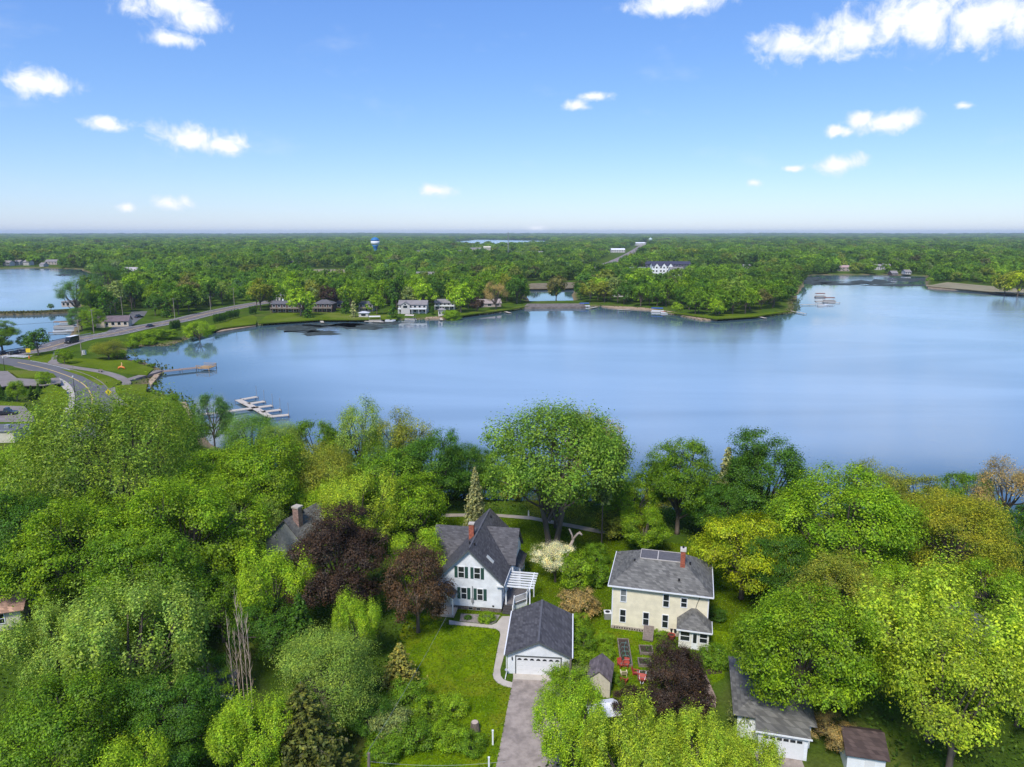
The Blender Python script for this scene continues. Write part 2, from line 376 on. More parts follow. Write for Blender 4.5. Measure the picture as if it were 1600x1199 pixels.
wmask = (gd[Q] < 14).any(1) & (RR.ravel()[Q].max(1) < 7000)
Wq = Q[wmask]; used, inv = np.unique(Wq, return_inverse=True)
me = npmesh('lake', np.column_stack([GP[used], np.zeros(len(used))]), inv.reshape(-1, 4))
a_ = me.attributes.new('dshore', 'FLOAT', 'POINT'); a_.data.foreach_set('value', (-gd[used]).astype('f'))
WATER = bpy.data.materials.new('lake_water'); WATER.use_nodes = True; t = WATER.node_tree; p = t.nodes['Principled BSDF']
P = N(t, 'ShaderNodeNewGeometry').outputs['Position']
dsh = N(t, 'ShaderNodeAttribute', attribute_name='dshore').outputs['Fac']
p.inputs['IOR'].default_value = 1.33; p.inputs['Specular IOR Level'].default_value = 0.9
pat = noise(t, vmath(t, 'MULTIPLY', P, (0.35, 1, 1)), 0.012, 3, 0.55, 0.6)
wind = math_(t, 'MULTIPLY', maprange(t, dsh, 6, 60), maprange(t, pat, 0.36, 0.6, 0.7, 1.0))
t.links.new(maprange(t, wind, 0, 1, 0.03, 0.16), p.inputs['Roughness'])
t.links.new(mixc(t, wind, (0.06, 0.11, 0.14, 1), (0.29, 0.40, 0.50, 1)), p.inputs['Base Color'])  # sky reflection painted into the base colour: pale where rippled, dark where calm
bn = N(t, 'ShaderNodeBump'); bn.inputs['Distance'].default_value = 0.35
rip = math_(t, 'ADD', noise(t, vmath(t, 'MULTIPLY', P, (0.6, 1.4, 1)), 0.55, 4, 0.6), math_(t, 'MULTIPLY', noise(t, P, 0.11, 2), 1.2))
t.links.new(rip, bn.inputs['Height']); t.links.new(maprange(t, wind, 0, 1, 0.02, 0.13), bn.inputs['Strength'])
t.links.new(bn.outputs[0], p.inputs['Normal'])
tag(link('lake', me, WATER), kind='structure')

# ------------------------------------------------------------------ sheets, roads, paths
def sheet(name, pts, z, m, thick=0.25, world=False, parent=None, kind='structure'):
    P2 = pts if world else [G(a, b, z) for a, b in pts]
    o = MB().prism(P2, z - thick, z).build(name, m, parent)
    if not parent: tag(o, kind=kind)
    return o
def ribbon(name, line, w, m, lift=0.12, skirt=1.0, parent=None, kind='structure', zfix=None):
    """road strip with depth along a world polyline"""
    L = [Vector(p).to_2d() if not isinstance(p, Vector) else p for p in line]
    b = MB(); n = len(L)
    hs = height(np.array([[p.x, p.y] for p in L]))
    for i, p in enumerate(L):
        tq = (L[min(i + 1, n - 1)] - L[max(i - 1, 0)]).normalized(); s = Vector((tq.y, -tq.x)) * w / 2
        z = (max(hs[i], 1.2) if zfix is None else zfix) + lift
        for q, zz in ((p - s, z - skirt), (p - s, z), (p + s, z), (p + s, z - skirt)): b.v.append((q.x, q.y, zz))
        if i:
            k = 4 * i
            for a in range(3): b.f.append((k - 4 + a, k - 3 + a, k + 1 + a, k + a))
    b.f.append((0, 1, 2, 3)); b.f.append((4 * n - 1, 4 * n - 2, 4 * n - 3, 4 * n - 4))
    o = b.build(name, m, parent)
    for pl in o.data.polygons: pass
    if not parent: tag(o, kind=kind)
    return o
def curve(pts, z=1.6, n=6):
    """smooth world polyline through photograph ground points"""
    P = [Vector(G(a, b, z)) for a, b in pts]; out = []
    for i in range(len(P) - 1):
        p0, p1, p2, p3 = P[max(i - 1, 0)], P[i], P[i + 1], P[min(i + 2, len(P) - 1)]
        for k in range(n):
            u = k / n
            out.append(0.5 * ((2 * p1) + (p2 - p0) * u + (2 * p0 - 5 * p1 + 4 * p2 - p3) * u * u + (3 * p1 - p0 - 3 * p2 + p3) * u ** 3))
    return out + [P[-1]]
def offset(line, d):
    out = []
    for i, p in enumerate(line):
        tq = (line[min(i + 1, len(line) - 1)] - line[max(i - 1, 0)]).normalized(); out.append(p + Vector((tq.y, -tq.x)) * d)
    return out
HWY = curve([(-120, 584), (-40, 564), (20, 553), (70, 545), (120, 531), (170, 523), (220, 512), (280, 501), (330, 489), (400, 475), (470, 466), (560, 461)])
hw = ribbon('highway', HWY, 15, ROADM)
for dd, m_ in ((-0.35, PAINTY), (0.35, PAINTY), (-6.6, PAINTW), (6.6, PAINTW)):
    ribbon('painted_line', offset(HWY, dd), 0.3, m_, 0.135, 0.01, hw)
for side in (-3.5, 3.5):
    o = offset(HWY, side); acc = 0
    for i in range(0, 44, 2): ribbon('lane_dash', [o[i], o[i] + (o[i + 1] - o[i]).normalized() * 3], 0.25, PAINTW, 0.135, 0.01, hw)
CRV = curve([(-60, 560), (10, 563), (60, 572), (100, 584), (128, 597), (141, 612), (146, 632), (140, 660), (120, 700)], 2.0)
cr = ribbon('curved_road', CRV, 9.5, ROADD, 0.16)
ribbon('painted_line', offset(CRV[8:], 0.2), 0.35, PAINTY, 0.175, 0.01, cr)
ribbon('painted_line', offset(CRV[8:], -4.3), 0.2, PAINTW, 0.175, 0.01, cr)
for sgn in (-5.0, 5.0): ribbon('kerb', offset(CRV[10:], sgn), 0.3, PATHM, 0.28, 0.6, cr)
for k in range(9):
    a = Vector(G(2 + 4.2 * k, 557.5 + 0.25 * k, 1.6)); ribbon('crosswalk_bar', [a, a + Vector((0.6, 4.5))], 0.9, PAINTW, 0.155, 0.01, hw)
SWK = curve([(86, 590), (97, 596), (106, 606), (110, 622), (108, 650)], 2.2)
tag(ribbon('sidewalk', SWK, 2.4, CONC, 0.3), kind='structure')
TRAIL = curve([(88, 549), (82, 558), (84, 567), (110, 573), (150, 579), (178, 586), (196, 595), (190, 602), (172, 611), (178, 624), (190, 640)], 1.8)
tag(ribbon('trail', TRAIL, 3.2, PATHM, 0.14), kind='structure')
TRAIL2 = curve([(196, 595), (222, 587), (250, 579)], 1.2); tag(ribbon('pier_path', TRAIL2, 3, PATHM, 0.1), kind='structure')
tag(ribbon('guard_rail', offset(HWY[10:30], -8.6), 0.35, GALV, 0.75, 0.35), 'long steel guard rail on the water side of the highway', 'guard rail')
TOWNRD = curve([(925, 421), (955, 411), (985, 396), (1003, 384), (1010, 379)], 1.6, 4)
tag(ribbon('town_road', TOWNRD, 19, mat('far_asphalt', (0.24, 0.20, 0.18), 0.95), 0.3), kind='structure')
SIDE_RD = curve([(180, 520), (200, 503), (212, 495), (218, 487)], 1.6); tag(ribbon('side_road', SIDE_RD, 9, ROADD, 0.1), kind='structure')
sheet('parking_lot', [(-120, 640), (-60, 597), (-5, 580), (12, 580), (26, 591), (58, 593), (92, 590), (96, 598), (70, 602), (10, 603), (-30, 612)], 3.1, PATHM)
sheet('car_park', [(-150, 690), (-60, 632), (38, 635), (52, 650), (60, 672), (0, 690)], 3.6, PATHM)
sheet('lakeside_path', [(690, 803), (760, 802), (830, 807), (930, 826), (990, 836), (990, 842), (930, 832), (830, 812), (760, 806), (690, 808)], 4.03, GRAV, 0.2)
sheet('lakeside_lane', [(780, 791), (850, 792), (930, 806), (1010, 824), (1010, 832), (930, 815), (850, 800), (780, 797)], 3.7, ASPH, 1.0)
GZ = 4.0
g0 = Vector((0.2, 69.0)); gl = Vector(G(779, 1210, GZ))
sheet('driveway', [tuple(g0), (5.6, 68.6), (5.6 + (gl - g0).x, gl.y - 2), (gl.x - 0.6, gl.y - 2)], 4.024, ASPH, 0.2, world=True)
sheet('garage_apron', [(0.1, 69.6), (5.4, 69.2), (5.4, 67.7), (0.15, 68.1)], 4.045, CONC, 0.2, world=True)
sheet('front_walk', [(701.7, 969), (718, 971.7), (745, 974.5), (768, 976.5), (776, 973.5), (784, 963), (797.5, 963), (793, 995), (788, 1023), (781.7, 1046), (782.5, 1056), (786, 1061), (792, 1064), (801, 1066.5),
    (799.5, 1074.5), (787, 1071.5), (777, 1066.5), (771.5, 1060), (770, 1054), (771.5, 1046), (777, 1016), (782, 992), (780.5, 986), (774, 982), (740, 978.5), (701.7, 975.5)], 4.06, CONC, 0.2)
sheet('gravel_bed', [(720, 959), (782, 961), (775, 972), (767, 975.5), (745, 973.5), (718, 970.5)], 4.04, MULCH, 0.2)
sheet('front_lawn', [(640, 950), (700, 977), (740, 979.5), (774, 983), (781, 989), (776, 1016), (770.5, 1046), (769, 1055), (771, 1061.5), (777, 1068), (788, 1073), (799, 1076), (788, 1140), (779, 1205), (560, 1205), (600, 1060)], 4.012, LAWN, 0.2)
sheet('back_lawn', [(640, 812), (700, 809), (760, 807), (830, 813), (930, 833), (985, 843), (960, 880), (955, 960), (900, 990), (850, 960), (800, 975), (690, 950)], 4.008, LAWN2, 0.2)
sheet('side_lawn', [(920, 975), (955, 960), (1150, 990), (1130, 1060), (1060, 1100), (930, 1110), (905, 1040)], 4.006, LAWN, 0.2)
sheet('east_lawn', [(985, 843), (1150, 858), (1180, 960), (1150, 1010), (1120, 990), (960, 960), (958, 890)], 4.004, LAWN2, 0.2)
sheet('brick_path', [(1098, 1055), (1104, 1055), (1119, 1090), (1118, 1106), (1105, 1100)], 4.03, mat('brick_pavers', (0.33, 0.24, 0.18), 0.9, 0.2, 8), 0.2)
sheet('flower_bed', [(1104, 1046), (1128, 1040), (1128, 1052), (1106, 1054)], 4.03, SOIL, 0.2)
for pts in ([(404, 505), (415, 494), (440, 487), (500, 488), (560, 490), (620, 492), (620, 498), (560, 499), (500, 499), (450, 502)],
            [(690, 494), (720, 489), (770, 484), (828, 478), (800, 483), (750, 489), (705, 495)],
            [(300, 524), (340, 505), (395, 492), (402, 497), (400, 506), (350, 512)],
            [(1040, 487), (1100, 492), (1180, 490), (1235, 486), (1180, 494), (1120, 498)],
            [(1090, 418), (1150, 414), (1190, 418), (1160, 426), (1100, 428)]):
    sheet('shore_lawn', pts, 1.72, FARLAWN, 0.6)
sheet('park_lawn', [(90, 552), (120, 560), (200, 563), (240, 576), (230, 585), (190, 583), (150, 575), (100, 570)], 1.7, FARLAWN, 0.5)
sheet('park_lawn', [(95, 577), (150, 582), (190, 596), (165, 612), (160, 605), (130, 588)], 1.85, FARLAWN, 0.4)
sheet('park_lawn', [(180, 602), (230, 600), (228, 612), (280, 630), (300, 660), (255, 655), (200, 640), (180, 620)], 1.95, FARLAWN, 0.5)
sheet('verge', [(38, 561), (84, 549), (80, 562), (72, 568), (50, 565)], 1.75, FARLAWN, 0.4)
sheet('verge', [(8, 578), (58, 580), (84, 584), (88, 590), (30, 590), (20, 583)], 2.6, FARLAWN, 0.4)
sheet('verge', [(82, 600), (104, 610), (107, 640), (70, 640), (60, 612)], 3.2, FARLAWN, 0.4)
sheet('verge', [(0, 627), (40, 630), (36, 635), (-60, 632)], 3.5, FARLAWN, 0.4)
for pts in ([(668, 493), (714, 490), (716, 494), (705, 496.5), (664, 498)], [(940, 478), (1000, 480), (1050, 487), (1100, 496), (1122, 497), (1120, 499), (1095, 499.2), (1050, 489.5), (1012, 483.5), (950, 480)],
            [(232, 596), (244, 582), (256, 578), (246, 590), (236, 602)], [(282, 628), (290, 628), (305, 654), (300, 658)], [(1447, 446), (1510, 450), (1600, 457), (1600, 461), (1512, 454), (1450, 449.5)],
            [(345, 516), (398, 506), (400, 509), (338, 519)]):
    sheet('beach', pts, 0.75, SAND, 0.9)
# causeway of stone between lake and pond
sheet('causeway', [(818, 480), (826, 472.5), (910, 471.5), (915, 479)], 1.5, mat('rubble_stone', (0.19, 0.16, 0.14), 0.95, 0.4, 0.5, 0.6, 2), 1.8)
sheet('reed_bank', [(812, 451), (830, 443), (905, 441), (905, 449), (880, 451)], 1.75, mat('dry_reeds', (0.20, 0.16, 0.09), 0.95, 0.35, 0.2), 0.6)
sheet('clearing', [(810, 416), (860, 413), (870, 419), (820, 424)], 1.9, mat('bare_earth', (0.30, 0.19, 0.13), 0.95, 0.2, 0.1), 0.6)
sheet('marsh', [(360, 425), (470, 421), (545, 421), (560, 426), (480, 429), (370, 431)], 1.8, mat('marsh_grass', (0.27, 0.23, 0.13), 0.95, 0.25, 0.05), 0.6)
sheet('marsh', [(1447, 447), (1480, 441), (1600, 452), (1600, 460)], 1.75, mat('marsh_grass', (0.27, 0.23, 0.13)), 0.5)

# ------------------------------------------------------------------ tree kit (unit crowns of radius 1)
def unit(v): return v / (np.linalg.norm(v, axis=-1, keepdims=True) + 1e-9)
def leafquads(P, Nn, L, rng, droop=0.12, slim=0.34):
    n = len(P); t = unit(np.cross(Nn, rng.normal(size=(n, 3)))); b = np.cross(Nn, t)
    s = (L * rng.uniform(0.7, 1.3, n))[:, None]; dz = np.array([0, 0, droop]) * s
    V = np.stack([P - t * s * .55, P + b * s * slim, P + t * s * .55 - dz, P - b * s * slim], 1).reshape(-1, 3)
    return V, np.arange(4 * n).reshape(-1, 4)
def crown_points(rng, lobes, tufts, leaves, rz, hc, lobe_r=0.42, tuft_r=0.15, plume=1.0, low=-0.45, spread=0.62, flat=1.0, jit=0.18):
    k = np.arange(lobes * 2); ph = k * 2.399963; z = 1 - 2 * (k + .5) / len(k)
    d = np.stack([np.sqrt(1 - z * z) * np.cos(ph), np.sqrt(1 - z * z) * np.sin(ph), z], 1) + rng.normal(size=(len(k), 3)) * 0.12
    d = unit(d[d[:, 2] > low]); rng.shuffle(d); d = d[:lobes]
    lc = d * (spread + rng.uniform(-jit, jit * .7, (len(d), 1))); lr = lobe_r * rng.uniform(.7, 1.2, len(d))
    P = []; NN = []; TP = []
    for c, dd, r in zip(lc, d, lr):
        q = unit(rng.normal(size=(tufts * 3, 3))); q = q[(q @ dd > -0.25)][:tufts]
        tp = c + q * r * rng.uniform(.75, 1.05, (len(q), 1)) * np.array([1, 1, flat])
        TP.append((c, tp))
        for tpos, qq in zip(tp, q):
            o = rng.normal(size=(leaves, 3)) * tuft_r * .55
            o[:, 2] = np.abs(o[:, 2]) * plume * np.where(rng.random(leaves) < .75, 1, -.5)
            if plume > 1: o[:, :2] *= 0.62
            P.append(tpos + o); NN.append(qq * .8 + np.array([0, 0, .6]) + unit(o) * .4 + rng.normal(size=(leaves, 3)) * .33)
    P = np.concatenate(P); NN = unit(np.concatenate(NN))
    sc_ = np.array([1, 1, rz]); P = P * sc_ + np.array([0, 0, hc])
    return P, NN, [(c * sc_ + np.array([0, 0, hc]), tp * sc_ + np.array([0, 0, hc])) for c, tp in TP]
def limbs(rng, TP, hc, r0=0.055, twigs=2, split=(0.3, 0.75), sides=6, stems=1):
    b = MB(); top = hc * 0.95
    for s in range(stems):
        w = 2 * math.pi * s / stems + .5; off = 0.05 if stems > 1 else 0; lean = 0.25 if stems > 1 else 0.04
        pts = [(off * math.cos(w) + lean * math.cos(w) * f ** 1.3, off * math.sin(w) + lean * math.sin(w) * f ** 1.3, top * f) for f in (0, .06, .3, .6, 1)]
        b.tube(pts, [r0 * 1.35, r0, r0 * .85, r0 * .6, r0 * .25], sides + 1)
    for i, (c, tp) in enumerate(TP):
        f = rng.uniform(*split); w = 2 * math.pi * (i % stems) / stems + .5; lean = 0.25 if stems > 1 else 0.04
        a = np.array([lean * math.cos(w) * f ** 1.3, lean * math.sin(w) * f ** 1.3, top * f]); m_ = a * .45 + c * .55 + np.array([0, 0, -.06]) + rng.normal(size=3) * .04
        b.tube([a, m_, c], [r0 * .5, r0 * .33, r0 * .14], 5, False)
        for t_ in tp[:twigs]: b.tube([m_ * .3 + c * .7, t_], [r0 * .16, r0 * .05], 3, False)
    me = bpy.data.meshes.new('trunk'); me.from_pydata(b.v, [], b.f); me.update()
    me.polygons.foreach_set('use_smooth', [True] * len(me.polygons)); me.materials.append(BARK)
    return me
PROTO = {}
def proto(kind, seed, lobes=16, tufts=14, leaves=26, rz=0.85, hc=1.25, leaf=0.07, twigs=2, r0=0.055, split=(.3, .75), stems=1, slim=.34, keep=1.0, **kw):
    rng = np.random.default_rng(seed)
    if kind not in ('mid', 'column'): leaf *= .8; leaves = int(leaves * 1.45)
    P, NN, TP = crown_points(rng, lobes, tufts, leaves, rz, hc, **kw)
    if keep < 1: k = rng.random(len(P)) < keep; P, NN = P[k], NN[k]
    V, Q = leafquads(P, NN, leaf, rng, slim=slim); me = npmesh('crown', V, Q); me.materials.append(LEAF)
    PROTO.setdefault(kind, []).append((me, limbs(rng, TP, hc, r0, twigs, split, stems=stems), rz, hc))
for s in (1, 2, 3): proto('big', s, 30, 22, 54, rz=.9, hc=1.18, leaf=.037, tuft_r=.11, lobe_r=.33, jit=.24, spread=.68, flat=.85, low=-.72)
for s in (4, 5, 6): proto('round', s, 20, 16, 44, rz=.95, hc=1.2, leaf=.05, tuft_r=.13, lobe_r=.35, jit=.24, spread=.67, flat=.9, low=-.75)
for s in (7, 8): proto('tuft', s, 22, 22, 52, rz=.95, hc=1.25, low=-.7, leaf=.04, tuft_r=.125, plume=2.3, lobe_r=.31, jit=.26, spread=.68)
for s in (9, 10): proto('airy', s, 24, 26, 46, rz=.8, hc=1.2, leaf=.036, tuft_r=.15, plume=1.9, lobe_r=.36, spread=.7, low=-.3, twigs=5, r0=.036, split=(.15, .6), stems=3, slim=.24)
for s in (11, 12): proto('fine', s, 22, 24, 60, rz=.95, hc=1.15, low=-.75, leaf=.036, tuft_r=.17, lobe_r=.4, slim=.25)
proto('layer', 13, 24, 22, 46, rz=.62, hc=.85, low=-.6, leaf=.045, flat=.45, tuft_r=.14, spread=.72, split=(.3, .7))
proto('open', 14, 16, 16, 40, rz=1.0, hc=1.5, leaf=.046, tuft_r=.17, lobe_r=.34, spread=.74, twigs=6, r0=.06, split=(.2, .8), jit=.24)
for s in (15, 16): proto('shrub', s, 12, 16, 34, rz=.75, hc=.62, leaf=.08, tuft_r=.18, low=-.75, r0=.03, split=(.05, .4), stems=3)
proto('column', 17, 26, 14, 22, rz=2.3, hc=2.35, leaf=.11, tuft_r=.16, low=-.95, lobe_r=.4, spread=.55)
proto('cotton', 25, 32, 22, 40, rz=.72, hc=1.25, leaf=.036, tuft_r=.15, plume=1.5, lobe_r=.34, spread=.7, jit=.12, low=-.5, twigs=4, r0=.042, split=(.25, .7), stems=2)
for s in (18, 19, 20): proto('mid', s, 12, 12, 16, rz=.9, hc=1.2, leaf=.12, tuft_r=.16, jit=.25, twigs=0, r0=.05)
def conifer(kind, seed, tiers, per, along, leaf, droop, h=3.4, slim=.3, bare=0.04, fat=1.0):
    rng = np.random.default_rng(seed); P = []; NN = []; b = MB()
    b.tube([(0, 0, 0), (0, 0, h * .5), (0, 0, h)], [.07, .045, .008], 7)
    for i in range(tiers):
        f = (i + rng.uniform(-.3, .3)) / tiers; z = h * (bare + (1 - bare) * f); rad = fat * (1 - f) ** .85 * rng.uniform(.82, 1.1) + .03
        n = max(4, int(per * (1 - f * .55)))
        for k in range(n):
            w = 2 * math.pi * (k + rng.uniform(-.35, .35)) / n + i * .7; rr = rad * rng.uniform(.7, 1.1)
            d = np.array([math.cos(w), math.sin(w), 0]); m_ = max(3, int(along * (1 - f * .6)))
            u = rng.uniform(.18, 1, m_)[:, None]
            pts = d * rr * u + np.array([0, 0, z]) - np.array([0, 0, droop]) * rr * u ** 1.6 + rng.normal(size=(m_, 3)) * .05 * (1.1 - f)
            P.append(pts); NN.append(np.array([0, 0, .9]) + d * .35 + rng.normal(size=(m_, 3)) * .45)
            if k % 2 == 0: b.tube([(0, 0, z), tuple(d * rr * .9 + np.array([0, 0, z - droop * rr * .8]))], [.012, .003], 3, False)
    P = np.concatenate(P); NN = unit(np.concatenate(NN)); V, Q = leafquads(P, NN, leaf, rng, slim=slim)
    me = npmesh('crown', V, Q); me.materials.append(LEAF)
    tm = bpy.data.meshes.new('trunk'); tm.from_pydata(b.v, [], b.f); tm.update(); tm.materials.append(BARK)
    PROTO.setdefault(kind, []).append((me, tm, h * .5, h * .5))
conifer('spruce', 31, 38, 14, 24, .12, .38)
conifer('pine', 32, 22, 10, 70, .085, .1, h=2.6, bare=.2, fat=1.0)
conifer('larch', 33, 26, 11, 34, .1, .28, h=2.4)
conifer('midspruce', 34, 14, 8, 7, .3, .4, h=3.0)
conifer('lonepine', 35, 20, 7, 12, .3, .2, h=7.0, bare=.45, fat=1.0)
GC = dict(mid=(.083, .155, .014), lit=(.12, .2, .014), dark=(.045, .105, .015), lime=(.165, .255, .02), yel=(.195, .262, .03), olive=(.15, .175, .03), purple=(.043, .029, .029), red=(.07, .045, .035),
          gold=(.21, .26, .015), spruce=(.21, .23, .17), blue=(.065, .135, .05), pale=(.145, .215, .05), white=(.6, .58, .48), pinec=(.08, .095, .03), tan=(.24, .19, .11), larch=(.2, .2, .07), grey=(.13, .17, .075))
NEARP = []; LEAFK = 1.8
def tree_at(name, kind, x, y, s, col, label, cat='tree', zs=1.0, group=None, var=None, base=None, rz=None):
    vs = PROTO[kind]; i = random.randrange(len(vs)) if var is None else var
    cm, tm, _, _ = vs[i]
    o = thing(name, label, cat, (x, y, (hz(x, y) if base is None else base) - 0.05), random.uniform(0, 6.28) if rz is None else rz, group)
    o.scale = (s, s, s * zs)
    tr = link('trunk', tm, None, o); c = link('crown', cm, None, o)
    k = random.uniform(.92, 1.08) * LEAFK; c.color = (col[0] * k * 1.04, col[1] * k, col[2] * k * .75, 1)
    return o
def solve(px, top, w, kind, zs=1.0, var=0):
    cm, tm, rzv, hc = PROTO[kind][min(var or 0, len(PROTO[kind]) - 1)]; z0 = 4.0; d = 80.0; x = y = 0
    for _ in range(12):
        s = w / 2 * d / F; Rz = rzv * s * zs; th = math.radians(26)
        half = math.hypot(Rz * math.cos(th), s * math.sin(th)) * F / d * 0.96
        x, y = G(px, top + half, z0 + hc * s * zs); z0 = 4.0 if y < 112 else hz(x, y)
        d = y * CP - (z0 + hc * s * zs - CAMH) * SP_
    if y > 112 and lake_d([[x, y]])[0] < 2.5:          # keep the trunk on the bank: nearer and taller instead of out in the lake
        while y > 90 and lake_d([[x, y]])[0] < 2.5:
            x *= (y - 1.5) / y; y -= 1.5
        z0 = hz(x, y); v = (top - 599.5) / F; zt = CAMH + y * (-SP_ - v * CP) / (CP - v * SP_); s = w / 2 * math.hypot(y, CAMH - 14) / F
        zs = min(1.9, max(.6, (zt - z0) / ((hc + rzv) * s)))
    return x, y, s, zs
def tree(kind, px, top, w, col, label, name='broadleaf_tree', zs=1.0, var=None, cat='tree', group=None, rz=None):
    if var is None: var = random.randrange(len(PROTO[kind]))
    x, y, s, zs = solve(px, top, w, kind, zs, var)
    NEARP.append((x, y, s, px, top, label))
    return tree_at(name, kind, x, y, s, GC[col] if isinstance(col, str) else col, label, cat, zs, group, var, rz=rz)
# ---- near trees: kind, crown centre x, crown top y, crown width (photograph pixels)
T = tree
T('airy', 172, 616, 265, (.12, .185, .032), 'huge spreading feathery willow with many bare limbs above the car park', 'willow_tree', 1.0, 0)
T('airy', 245, 628, 150, 'mid', 'feathery green tree at the lake end of the huge spreading willow', 'willow_tree', .9, 1)
T('round', 25, 690, 140, 'lit', 'bright green tree at the left edge below the grey car park')
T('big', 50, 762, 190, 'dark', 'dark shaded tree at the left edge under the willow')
T('big', 130, 768, 215, 'lit', 'broad green maple leftmost of the big pair left of the grey gabled house', zs=.95)
T('big', 285, 735, 220, 'lit', 'broad bright green maple right of the big pair above the bare twig clump', zs=.95)
T('big', 225, 830, 200, 'mid', 'drooping green maple in front of the big maple pair on the left')
T('round', 395, 768, 105, 'pale', 'pale-tipped rounded tree left of the grey gabled house', zs=1.05)
T('tuft', 425, 852, 135, 'lime', 'lime green tree left of the large purple maple')
T('big', 530, 798, 168, 'purple', 'large dark purple maple left of the white house', 'purple_maple', 1.0, 0)
T('round', 651, 845, 112, 'red', 'reddish purple maple close against the white house', 'purple_maple', 1.3, 1)
T('round', 655, 822, 95, 'lime', 'lime green tree directly behind the reddish purple maple')
T('tuft', 560, 738, 130, 'yel', 'yellow-green tree behind the large purple maple')
T('tuft', 512, 752, 90, 'lime', 'small yellow-green tree beside the brick chimney of the grey house')
T('round', 650, 738, 115, 'lit', 'bright green tree behind the reddish purple maple')
T('big', 672, 672, 130, 'dark', 'dark green dense maple by the lake left of the grey spruce')
T('round', 600, 700, 125, 'mid', 'mid green tree in front of the dark dense maple')
T('big', 400, 678, 170, 'lit', 'spreading yellow-green tree behind the pale-tipped rounded tree')
T('round', 330, 700, 120, 'lit', 'bright green tree between the willow and the lake dock', zs=.8)
T('fine', 500, 690, 130, 'olive', 'brownish green thicket tree in the middle of the left woods')
T('round', 450, 706, 100, 'mid', 'green tree just above the roof of the grey gabled house')
T('open', 560, 630, 80, 'pale', 'tall pale green tree standing up against the lake, left of centre', zs=.9)
T('round', 490, 645, 82, 'mid', 'small green shore tree right of the white dock')
T('open', 628, 648, 85, 'olive', 'thin olive tree with bare twigs against the lake')
T('fine', 440, 660, 80, 'pale', 'pale green shore tree in front of the white dock')
T('round', 330, 605, 58, 'blue', 'blue-green poplar standing in front of the dock walkway', 'poplar_tree', 1.25)
T('fine', 392, 646, 95, (.085, .165, .03), 'blue-green willow bush below the white dock', 'willow_tree', .9)
T('big', 725, 690, 90, 'dark', 'dark green tree at the shore behind the grey spruce')
T('round', 985, 738, 90, 'lit', 'green tree at the shore right of the thin bare-trunked pine')
T('big', 1128, 748, 105, 'dark', 'dark tree at the foot of the drooping blue-grey spruce')
T('fine', 600, 668, 80, 'mid', 'green shore tree between the tall pale tree and the thin olive tree')
T('round', 530, 672, 80, 'lit', 'bright green shore tree below the tall pale green tree')
tree_at('spruce_tree', 'spruce', *G(743, 822, 4), 2.55, GC['spruce'], 'grey-green spruce on the lawn behind the white house', 'tree', 1.2, var=0)
T('cotton', 865, 634, 238, (.10, .175, .03), 'tallest wide cottonwood with bare limbs showing, behind the white house', 'cottonwood_tree', .95, 0)
T('open', 930, 655, 100, 'tan', 'brown budding tree at the right side of the tall cottonwood', zs=.9)
T('fine', 868, 735, 90, 'olive', 'dark olive tree hanging over the lawn under the cottonwood', zs=1.0)
T('round', 790, 700, 90, 'mid', 'green tree between the grey spruce and the cottonwood', zs=.9)
tree_at('pine_tree', 'lonepine', *G(940, 850, 4), 2.0, GC['grey'], 'thin pine with one long bare trunk on the back lawn', 'tree', 1.2, var=0)
T('round', 960, 745, 85, 'lit', 'low green tree behind the thin bare-trunked pine', zs=.7)
T('big', 1062, 688, 135, 'mid', 'full green maple behind the cream house, lake behind it', zs=1.1)
T('round', 1006, 790, 78, 'lit', 'small light green tree just behind the left roof corner of the cream house', zs=.9)
T('big', 1195, 678, 150, 'dark', 'tall dark green tree beside the drooping spruce, right of the green maple', zs=1.1)
T('spruce', 1135, 700, 75, 'spruce', 'drooping blue-grey spruce right of the green maple', 'spruce_tree', 1.0, 0)
T('big', 1318, 728, 225, 'lit', 'very broad bright green ash on the right by the lake', zs=.85)
T('fine', 1492, 768, 185, (.17, .185, .022), 'yellowish olive rounded tree near the right edge', zs=.8)
T('open', 1370, 728, 90, 'olive', 'thin shore tree just behind the broad bright green ash')
T('round', 1440, 742, 95, 'olive', 'olive shore tree behind the yellowish rounded tree')
T('round', 1505, 728, 85, 'mid', 'taller green shore tree behind the yellowish rounded tree')
T('open', 1575, 725, 95, 'tan', 'half-bare shore tree at the right edge')
T('round', 1590, 790, 110, 'dark', 'dark green tree at the right edge beside the yellowish rounded tree')
T('layer', 1163, 808, 150, 'gold', 'golden yellow layered tree touching the cream house roof', 'honey_locust', 1.2)
T('big', 1215, 835, 125, 'dark', 'dark green tree right of the golden layered tree')
T('big', 1310, 862, 170, 'olive', 'dull olive maple behind the big bright maple on the right')
T('big', 1255, 905, 225, 'lit', 'biggest bright green maple hanging over the grey roof on the right', zs=1.05, var=2)
T('tuft', 1470, 893, 250, 'yel', 'wide yellow-green tree with grey limbs in the lower right', zs=1.05, var=0)
T('open', 1500, 985, 190, 'yel', 'open limbed yellow tree with long grey branches at the lower right', zs=1.1)
T('round', 1545, 865, 110, 'lit', 'bright green tree at the right edge behind the wide yellow-green tree')
T('big', 1600, 1010, 130, 'lit', 'bright green tree in the lower right corner')
T('tuft', 1400, 880, 100, 'lime', 'lime tree between the olive maple and the wide yellow-green tree')
T('tuft', 205, 912, 225, 'pale', 'large pale green silver maple in the lower left', 'silver_maple', 1.0, 0)
T('tuft', 92, 945, 150, 'pale', 'pale green silver maple at the left edge beside the terracotta roof', 'silver_maple', 1.0, 1)
T('tuft', 282, 895, 95, 'lime', 'upright lime green tree left of the bare twig clump', zs=1.2)
T('round', 318, 1020, 95, 'mid', 'green tree over the roof beside the bare twig clump')
T('round', 345, 893, 110, 'mid', 'dense green tree just left of the bare twig clump')
